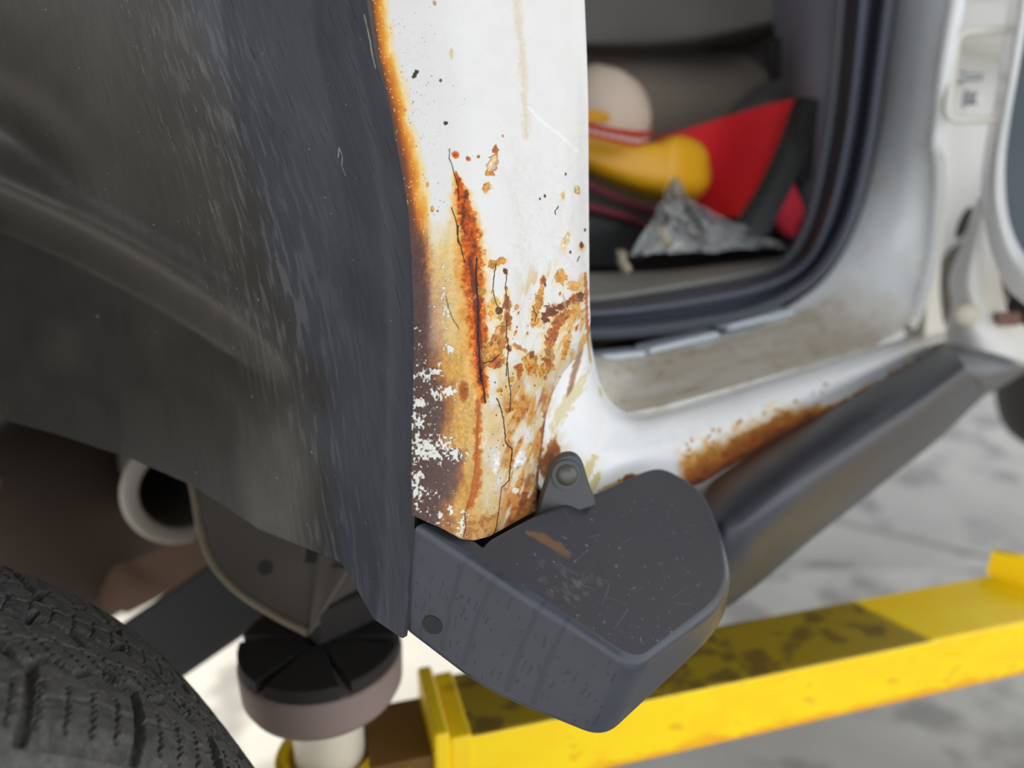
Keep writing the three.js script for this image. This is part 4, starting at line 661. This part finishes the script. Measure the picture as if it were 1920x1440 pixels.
  const hg = part('lower_hinge', sheet(wg.map((r) => r.map((e) => P(...e))), 30, 50, 0.008), mat(0xdcdad6, 0.35), door, 'white cast lower door hinge');
  part('hinge_pin', boxIn(V(1, 0, 0), UP, FW.clone().negate(), 0.028, 0.016, 0.012, 0.003, P(1888, 598, 0.905)), mat(0x7a5c50, 0.7), hg, 'rusty hinge pin housing');
  part('hinge_boss', (() => { const g = new THREE.SphereGeometry(0.016, 20, 14); g.scale(1, 0.9, 0.6); g.translate(...P(1812, 590, 0.905).toArray()); return g; })(), mat(0xcfc8b4, 0.5), hg);
  // front wheel, ahead of the door
  const fw = new THREE.TorusGeometry(0.25, 0.085, 20, 60); fw.applyQuaternion(new THREE.Quaternion().setFromUnitVectors(V(0, 0, 1), INW)); fw.translate(...A(2.0, 0.93, 0.14).toArray()); part('front_tyre', fw, mat(0x2c2c2d, 0.85), car);
  const fd = new THREE.CylinderGeometry(0.19, 0.19, 0.1, 40); fd.applyQuaternion(new THREE.Quaternion().setFromUnitVectors(YY, INW)); fd.translate(...A(2.0, 0.93, 0.14).toArray()); part('front_wheel_disc', fd, mat(0x5c5f62, 0.4, { metalness: 0.6 }), car);
}

// ═════════════════════════ THE LIFT ═════════════════════════
const yellowMap = tex(512, 512, (u, v) => { const n = fbm(u * 8, v * 8, 4), d = sm(0.6, 0.74, fbm(u * 13 + 30, v * 13, 4)); return mixc([253, 212 + (n - 0.5) * 24, 4], [150, 112, 20], d * 0.4); });
const yellow = new THREE.MeshPhysicalMaterial({ map: yellowMap, roughness: 0.42, side: THREE.DoubleSide });
{
  const lift = thing('vehicle_lift', 'yellow painted lift arm and column holding the vehicle up', 'lift');
  const a = H(877, 1382, 0.85), b = H(1920, 1167, 0.85), ax = b.clone().sub(a).setY(0).normalize(), back = YY.clone().cross(ax).normalize(); if (back.z > 0) back.negate();
  const W = 0.086, at = (s, y, w) => a.clone().addScaledVector(ax, s).addScaledVector(back, w).setY(y);
  const L = 1.25, bar = (s0, s1, y0, y1, w0, w1, r = 0.004) => { const g = new RoundedBoxGeometry(s1 - s0, y1 - y0, w1 - w0, 3, r), p = g.attributes.position, nn = g.attributes.normal, uv = g.attributes.uv; for (let k = 0; k < p.count; k++) { const flat = Math.abs(nn.getY(k)) > 0.7; uv.setXY(k, (p.getX(k) + s0 + p.getZ(k) * 0.3) * 2, (flat ? p.getZ(k) + 0.3 : p.getY(k)) * 2); } g.applyMatrix4(new THREE.Matrix4().makeBasis(ax, YY, back.clone().negate())); const c = at((s0 + s1) / 2, (y0 + y1) / 2, (w0 + w1) / 2); g.translate(c.x, c.y, c.z); return g; };
  const armGeo = new RoundedBoxGeometry(L + 0.02, 0.072, W, 3, 0.004);
  { const p = armGeo.attributes.position, nn = armGeo.attributes.normal, uv = armGeo.attributes.uv; for (let k = 0; k < p.count; k++) { const up = nn.getY(k) > 0.7; uv.setXY(k, clamp(p.getX(k) / (L + 0.02) + 0.5, 0.001, 0.999), up ? 0.5 + 0.48 * clamp(0.5 - p.getZ(k) / W, 0.02, 1) : 0.48 * clamp(p.getY(k) / 0.072 + 0.5, 0.01, 0.99)); }
    armGeo.applyMatrix4(new THREE.Matrix4().makeBasis(ax, YY, back.clone().negate())); const c = at((L - 0.02) / 2, 0.814, W / 2); armGeo.translate(c.x, c.y, c.z); }
  const armMap = tex(1600, 200, (u, v) => {                          // vehicle's shade painted olive on the top, with brown grime; plain yellow beyond
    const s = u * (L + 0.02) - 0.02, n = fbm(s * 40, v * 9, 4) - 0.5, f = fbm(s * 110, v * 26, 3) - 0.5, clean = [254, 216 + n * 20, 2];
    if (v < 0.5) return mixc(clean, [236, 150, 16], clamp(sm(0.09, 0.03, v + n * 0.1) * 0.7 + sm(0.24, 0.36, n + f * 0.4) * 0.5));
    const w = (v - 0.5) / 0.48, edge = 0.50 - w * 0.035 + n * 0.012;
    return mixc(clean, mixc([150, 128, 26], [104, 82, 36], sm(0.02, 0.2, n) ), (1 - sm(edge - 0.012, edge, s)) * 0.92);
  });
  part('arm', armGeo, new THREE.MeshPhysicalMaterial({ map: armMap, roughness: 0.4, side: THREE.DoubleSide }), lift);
  part('arm_collar', mergeGeometries([bar(-0.030, -0.016, 0.772, 0.862, -0.004, W + 0.004), bar(-0.016, 0.004, 0.776, 0.853, -0.002, W + 0.002)]), yellow, lift, 'welded yellow collar at the arm end');
  part('arm_extension', bar(-0.085, -0.02, 0.77, 0.832, 0.006, W - 0.002, 0.003), mat(0x6e4d12, 0.6), lift, 'inner arm coloured brown for the shade it stands in');  // shade under the vehicle is put into this brown
  part('arm_latch', bar(-0.072, -0.050, 0.79, 0.826, 0.0, 0.010, 0.002), yellow, lift);
  part('latch_hole_disc', rod(at(-0.062, 0.812, -0.0015), at(-0.062, 0.812, 0.005), 0.005), mat(0x4a4030, 0.6, { metalness: 0.5 }), lift);  // dark disc in place of the black hole in the latch
  part('gusset', plate([at(0.652, 0.85, W + 0.004), at(0.652, 0.882, W + 0.002), at(0.668, 0.886, 0.06), at(0.73, 0.85, -0.02), at(0.725, 0.838, -0.02)].map((p) => p), ax.clone().multiplyScalar(0.012), 0.002), yellow, lift, 'raised yellow stop plate across the arm');
  const sc = H(600, 1200, 0.945).setY(0.78);
  const sock = new THREE.LatheGeometry([[0.036, 0.05], [0.046, 0.05], [0.048, 0.046], [0.048, -0.022], [0.036, -0.022], [0.036, 0.05]].map(([x, y]) => new THREE.Vector2(x, y)), 48); sock.translate(sc.x, sc.y, sc.z);
  part('pad_socket', sock, yellow, lift, 'round yellow socket under the pad post');
  part('column', mergeGeometries([bar(L, L + 0.26, 0.0, 3.0, -0.06, W + 0.06, 0.01), bar(L - 0.12, L + 0.4, 0.0, 0.02, -0.2, W + 0.2, 0.004)]), yellow, lift);
  part('carriage', bar(L - 0.06, L + 0.02, 0.72, 0.92, -0.03, W + 0.03, 0.006), yellow, lift);

  const pad = thing('lift_pad', 'round slotted rubber lift pad on a pale steel post under the chassis', 'lift pad');
  const lathe = (pr, m, name, label) => { const g = new THREE.LatheGeometry(pr.map(([x, y]) => new THREE.Vector2(x, y)), 56); g.translate(sc.x, 0, sc.z); return part(name, g, m, pad, label); };
  lathe([[0.0005, 0.79], [0.0305, 0.79], [0.0305, 0.868], [0.0315, 0.872], [0.0315, 0.90], [0.0005, 0.90]], mat(0xe8e0cc, 0.5), 'post', 'cream scuffed steel post');
  lathe([[0.0005, 0.893], [0.045, 0.893], [0.063, 0.898], [0.067, 0.906], [0.068, 0.932], [0.065, 0.935], [0.0005, 0.935]], mat(0x927f78, 0.75), 'cup', 'dusty brown steel cup');
  const rubber = mat(0x2a2725, 0.85);
  for (let k = 0; k < 6; k++) {                                     // rubber segments between radial slots
    const s = new THREE.Shape(), w0 = k * Math.PI / 3 + 0.09, w1 = (k + 1) * Math.PI / 3 - 0.09; s.absarc(0, 0, 0.065, w0, w1, false); s.absarc(0, 0, 0.012, w1, w0, true);
    const g = new THREE.ExtrudeGeometry(s, { depth: 0.010, bevelEnabled: true, bevelSize: 0.0012, bevelThickness: 0.0012, bevelSegments: 2, curveSegments: 14 }); g.rotateX(-Math.PI / 2); g.translate(sc.x, 0.936, sc.z); part('rubber_segment', g, rubber, pad);
  }
  part('chassis_foot', mergeGeometries([boxIn(FWD, YY, OUT, 0.09, 0.034, 0.05, 0.006, V(sc.x + 0.02, 0.966, sc.z - 0.03))]), mat(0x2f2b29, 0.8), car);
}

// ═════════════════════════ THINGS IN THE CABIN ═════════════════════════
{
  // red folded pouch with black binding
  const bag = thing('tool_pouch', 'red fabric pouch with thick black binding leaning against the pillar trim', 'pouch');
  const redMat = mat(0xfa2632, 0.75), blk = mat(0x2e3030, 0.75);
  const rd = [[[1230, 262, 0.46], [1340, 226, 0.40], [1440, 196, 0.32], [1494, 184, 0.29]], [[1240, 300, 0.46], [1340, 290, 0.39], [1420, 280, 0.31], [1462, 276, 0.28]], [[1290, 370, 0.42], [1345, 350, 0.36], [1395, 345, 0.30], [1424, 345, 0.27]], [[1330, 410, 0.33], [1352, 408, 0.31], [1370, 406, 0.28], [1384, 405, 0.26]]];
  part('front_panel', sheet(rd.map((r) => r.map(([x, y, i]) => Q(x, y, i))), 30, 30, 0.012), redMat, bag);
  const bd = [[[1490, 183], [1512, 182], [1532, 186]], [[1462, 262], [1490, 262], [1526, 250]], [[1424, 345], [1452, 345], [1490, 340]], [[1384, 408], [1412, 416], [1450, 420]], [[1372, 430], [1402, 440], [1440, 440]]];
  part('binding', sheet(bd.map((r) => r.map(([x, y], k) => Q(x, y, [0.258, 0.236, 0.222][k]))), 12, 40, 0.012), blk, bag);
  part('strap', sheet([[Q(1512, 190, 0.228), Q(1536, 190, 0.222)], [Q(1490, 300, 0.23), Q(1524, 300, 0.222)], [Q(1500, 340, 0.232), Q(1520, 340, 0.222)]], 6, 20, 0.008), blk, bag);
  part('side_panel', sheet([[Q(1474, 334, 0.24), Q(1479, 332, 0.236), Q(1484, 336, 0.232)], [Q(1450, 380, 0.245), Q(1478, 380, 0.23), Q(1508, 392, 0.215)], [Q(1456, 420, 0.245), Q(1478, 425, 0.23), Q(1498, 415, 0.218)], [Q(1464, 438, 0.245), Q(1470, 440, 0.236), Q(1478, 438, 0.228)]], 16, 20, 0.01), mat(0xe03048, 0.75), bag);

  // yellow jug lying on its side, red label
  const jug = thing('oil_jug', 'yellow plastic jug with a red and white label lying on its side', 'jug');
  const yl = mat(0xf2b21e, 0.4);
  const secs = [[1060, 232, 300, 0.40], [1120, 246, 330, 0.38], [1180, 262, 352, 0.36], [1230, 262, 362, 0.345], [1258, 250, 366, 0.335], [1290, 252, 368, 0.33], [1318, 272, 364, 0.33], [1334, 300, 352, 0.335]];
  const rings = secs.map(([x, y0, y1, i], q) => { const c = Q(x, (y0 + y1) / 2, i), h = Q(x, y0, i).distanceTo(Q(x, y1, i)) / 2, dz = 0.05 * (q === secs.length - 1 ? 0.55 : 1), o = [], sh = q === secs.length - 1 ? 0.72 : 1; for (let k = 0; k < 28; k++) { const t = k / 28 * Math.PI * 2, e = (v) => Math.sign(v) * Math.pow(Math.abs(v), 0.6); o.push(c.clone().addScaledVector(UP, e(Math.sin(t)) * h * sh).addScaledVector(FW, e(Math.cos(t)) * dz + 0.03)); } return o; });
  const rr = []; for (let q = 0; q <= 36; q++) rr.push(rings[0].map((_, k) => crv(rings.map((r) => r[k]), q / 36)));
  part('body', loft(rr), yl, jug);
  const lc = document.createElement('canvas'); lc.width = 512; lc.height = 128; const cx = lc.getContext('2d'); cx.fillStyle = '#d3321c'; cx.fillRect(0, 0, 512, 128); cx.fillStyle = '#e9e2da';
  for (let k = 0; k < 13; k++) { cx.save(); cx.translate(20 + k * 38, 20); cx.transform(1, 0, -0.3, 1, 0, 0); cx.fillRect(0, 0, 20, 42); cx.fillRect(24, 0, 6, 42); cx.restore(); }
  const lt = new THREE.CanvasTexture(lc); lt.colorSpace = THREE.SRGBColorSpace;
  part('label', sheet([[Q(1060, 216, 0.37), Q(1130, 236, 0.345), Q(1202, 246, 0.33), Q(1226, 240, 0.328)], [Q(1060, 244, 0.332), Q(1130, 258, 0.312), Q(1190, 272, 0.303), Q(1214, 266, 0.303)]], 20, 6, 0.002), new THREE.MeshStandardMaterial({ map: lt, roughness: 0.5, side: THREE.DoubleSide }), jug, 'red label with white print');

  // beige rounded cap with a yellow patch
  const cap = thing('cloth_bundle', 'beige rounded cloth bundle with a yellow patch behind the jug', 'bundle');
  const cc = Q(1122, 226, 0.47), dome = new THREE.SphereGeometry(0.072, 40, 24, 0, Math.PI * 2, 0, Math.PI * 0.62);
  { const p = dome.attributes.position; for (let k = 0; k < p.count; k++) { const v = V(p.getX(k), p.getY(k), p.getZ(k)), s = 1 + (fbm(v.x * 30 + 5, v.z * 30 + v.y * 20, 2) - 0.5) * 0.12; p.setXYZ(k, v.x * s, v.y * s * 0.98, v.z * s); } dome.computeVertexNormals(); dome.rotateZ(-0.35); dome.translate(cc.x, cc.y, cc.z); }
  part('bundle_body', dome, mat(0xdccab8, 0.9), cap);
  part('patch', sheet([[Q(1070, 204, 0.385), Q(1120, 206, 0.385), Q(1146, 216, 0.39)], [Q(1070, 226, 0.375), Q(1120, 228, 0.38), Q(1140, 230, 0.385)]], 8, 6, 0.003), mat(0xd39a1c, 0.8), cap, 'mustard yellow patch');

  // black holdall with dark red piping
  const hold = thing('holdall_bag', 'black holdall with dark red piping under the yellow jug', 'bag');
  const hs = [[[1050, 292, 0.34], [1120, 330, 0.32], [1200, 365, 0.30], [1262, 380, 0.29]], [[1050, 350, 0.27], [1120, 372, 0.27], [1200, 400, 0.265], [1258, 408, 0.265]], [[1050, 420, 0.25], [1120, 425, 0.25], [1190, 432, 0.25], [1240, 430, 0.255]], [[1050, 500, 0.26], [1120, 498, 0.26], [1190, 490, 0.26], [1236, 470, 0.27]]];
  part('bag_body', sheet(hs.map((r) => r.map(([x, y, i]) => Q(x, y, i + 0.03))), 30, 30, 0.05), mat(0x1b1c1c, 0.6), hold);
  for (const [p, r] of [[[[1060, 326, 0.288], [1120, 356, 0.286], [1180, 382, 0.276], [1228, 396, 0.27]], 0.006], [[[1060, 378, 0.25], [1120, 392, 0.25], [1176, 408, 0.25], [1222, 428, 0.25]], 0.005]]) part('piping', tube(p.map(([x, y, i]) => Q(x, y, i + 0.028)), r, 30, 8), mat(0x5a1422, 0.7), hold);
  // clear crumpled plastic bag
  const pl = thing('plastic_bag', 'crumpled clear plastic bag on the cabin sill', 'bag');
  const pg = []; for (let j = 0; j <= 40; j++) { const row = []; for (let i = 0; i <= 60; i++) { const u = i / 60, v = j / 40, x = lerp(lerp(1250, 1180, v), lerp(1310, 1480, v), u), y = lerp(lerp(362, 360, u), lerp(478, 462, u), v) + (u > 0.4 ? 46 * (u - 0.4) * (1 - v) : 0) - 30 * Math.exp(-(((u - 0.25) / 0.2) ** 2)) * (1 - v); const n = Math.abs(fbm(u * 7, v * 5, 3) - 0.5) * 2; row.push(Q(x + 14 * (fbm(v * 8, u * 3, 2) - 0.5), y + 10 * (fbm(u * 10 + 4, v * 3, 2) - 0.5), lerp(0.248, 0.222, v) - 0.045 * n + 0.02 * fbm(u * 20 + 9, v * 16, 2))); } pg.push(row); }
  part('film', shell(pg, 0.0012), new THREE.MeshPhysicalMaterial({ color: 0xf2f4f4, roughness: 0.12, transmission: 0.72, thickness: 0, ior: 1.45, side: THREE.DoubleSide }), pl);
  // cream strap ends
  for (const [pts, lab] of [[[[1240, 424], [1242, 442], [1254, 456], [1276, 465]], 'cream strap end curling out of the clear plastic bag'], [[[1164, 470], [1166, 490], [1176, 506]], 'small cream strap stub standing behind the grey scuff plate']]) {
    const m = single('strap_end', tube(pts.map(([x, y]) => Q(x, y, 0.232)), 0.0055, 24, 10), mat(0xa89c86, 0.8), lab, 'strap');
  }
}

scene.traverse((o) => { if (o.isMesh) { o.castShadow = true; o.receiveShadow = true; } });
renderer.render(scene, camera);
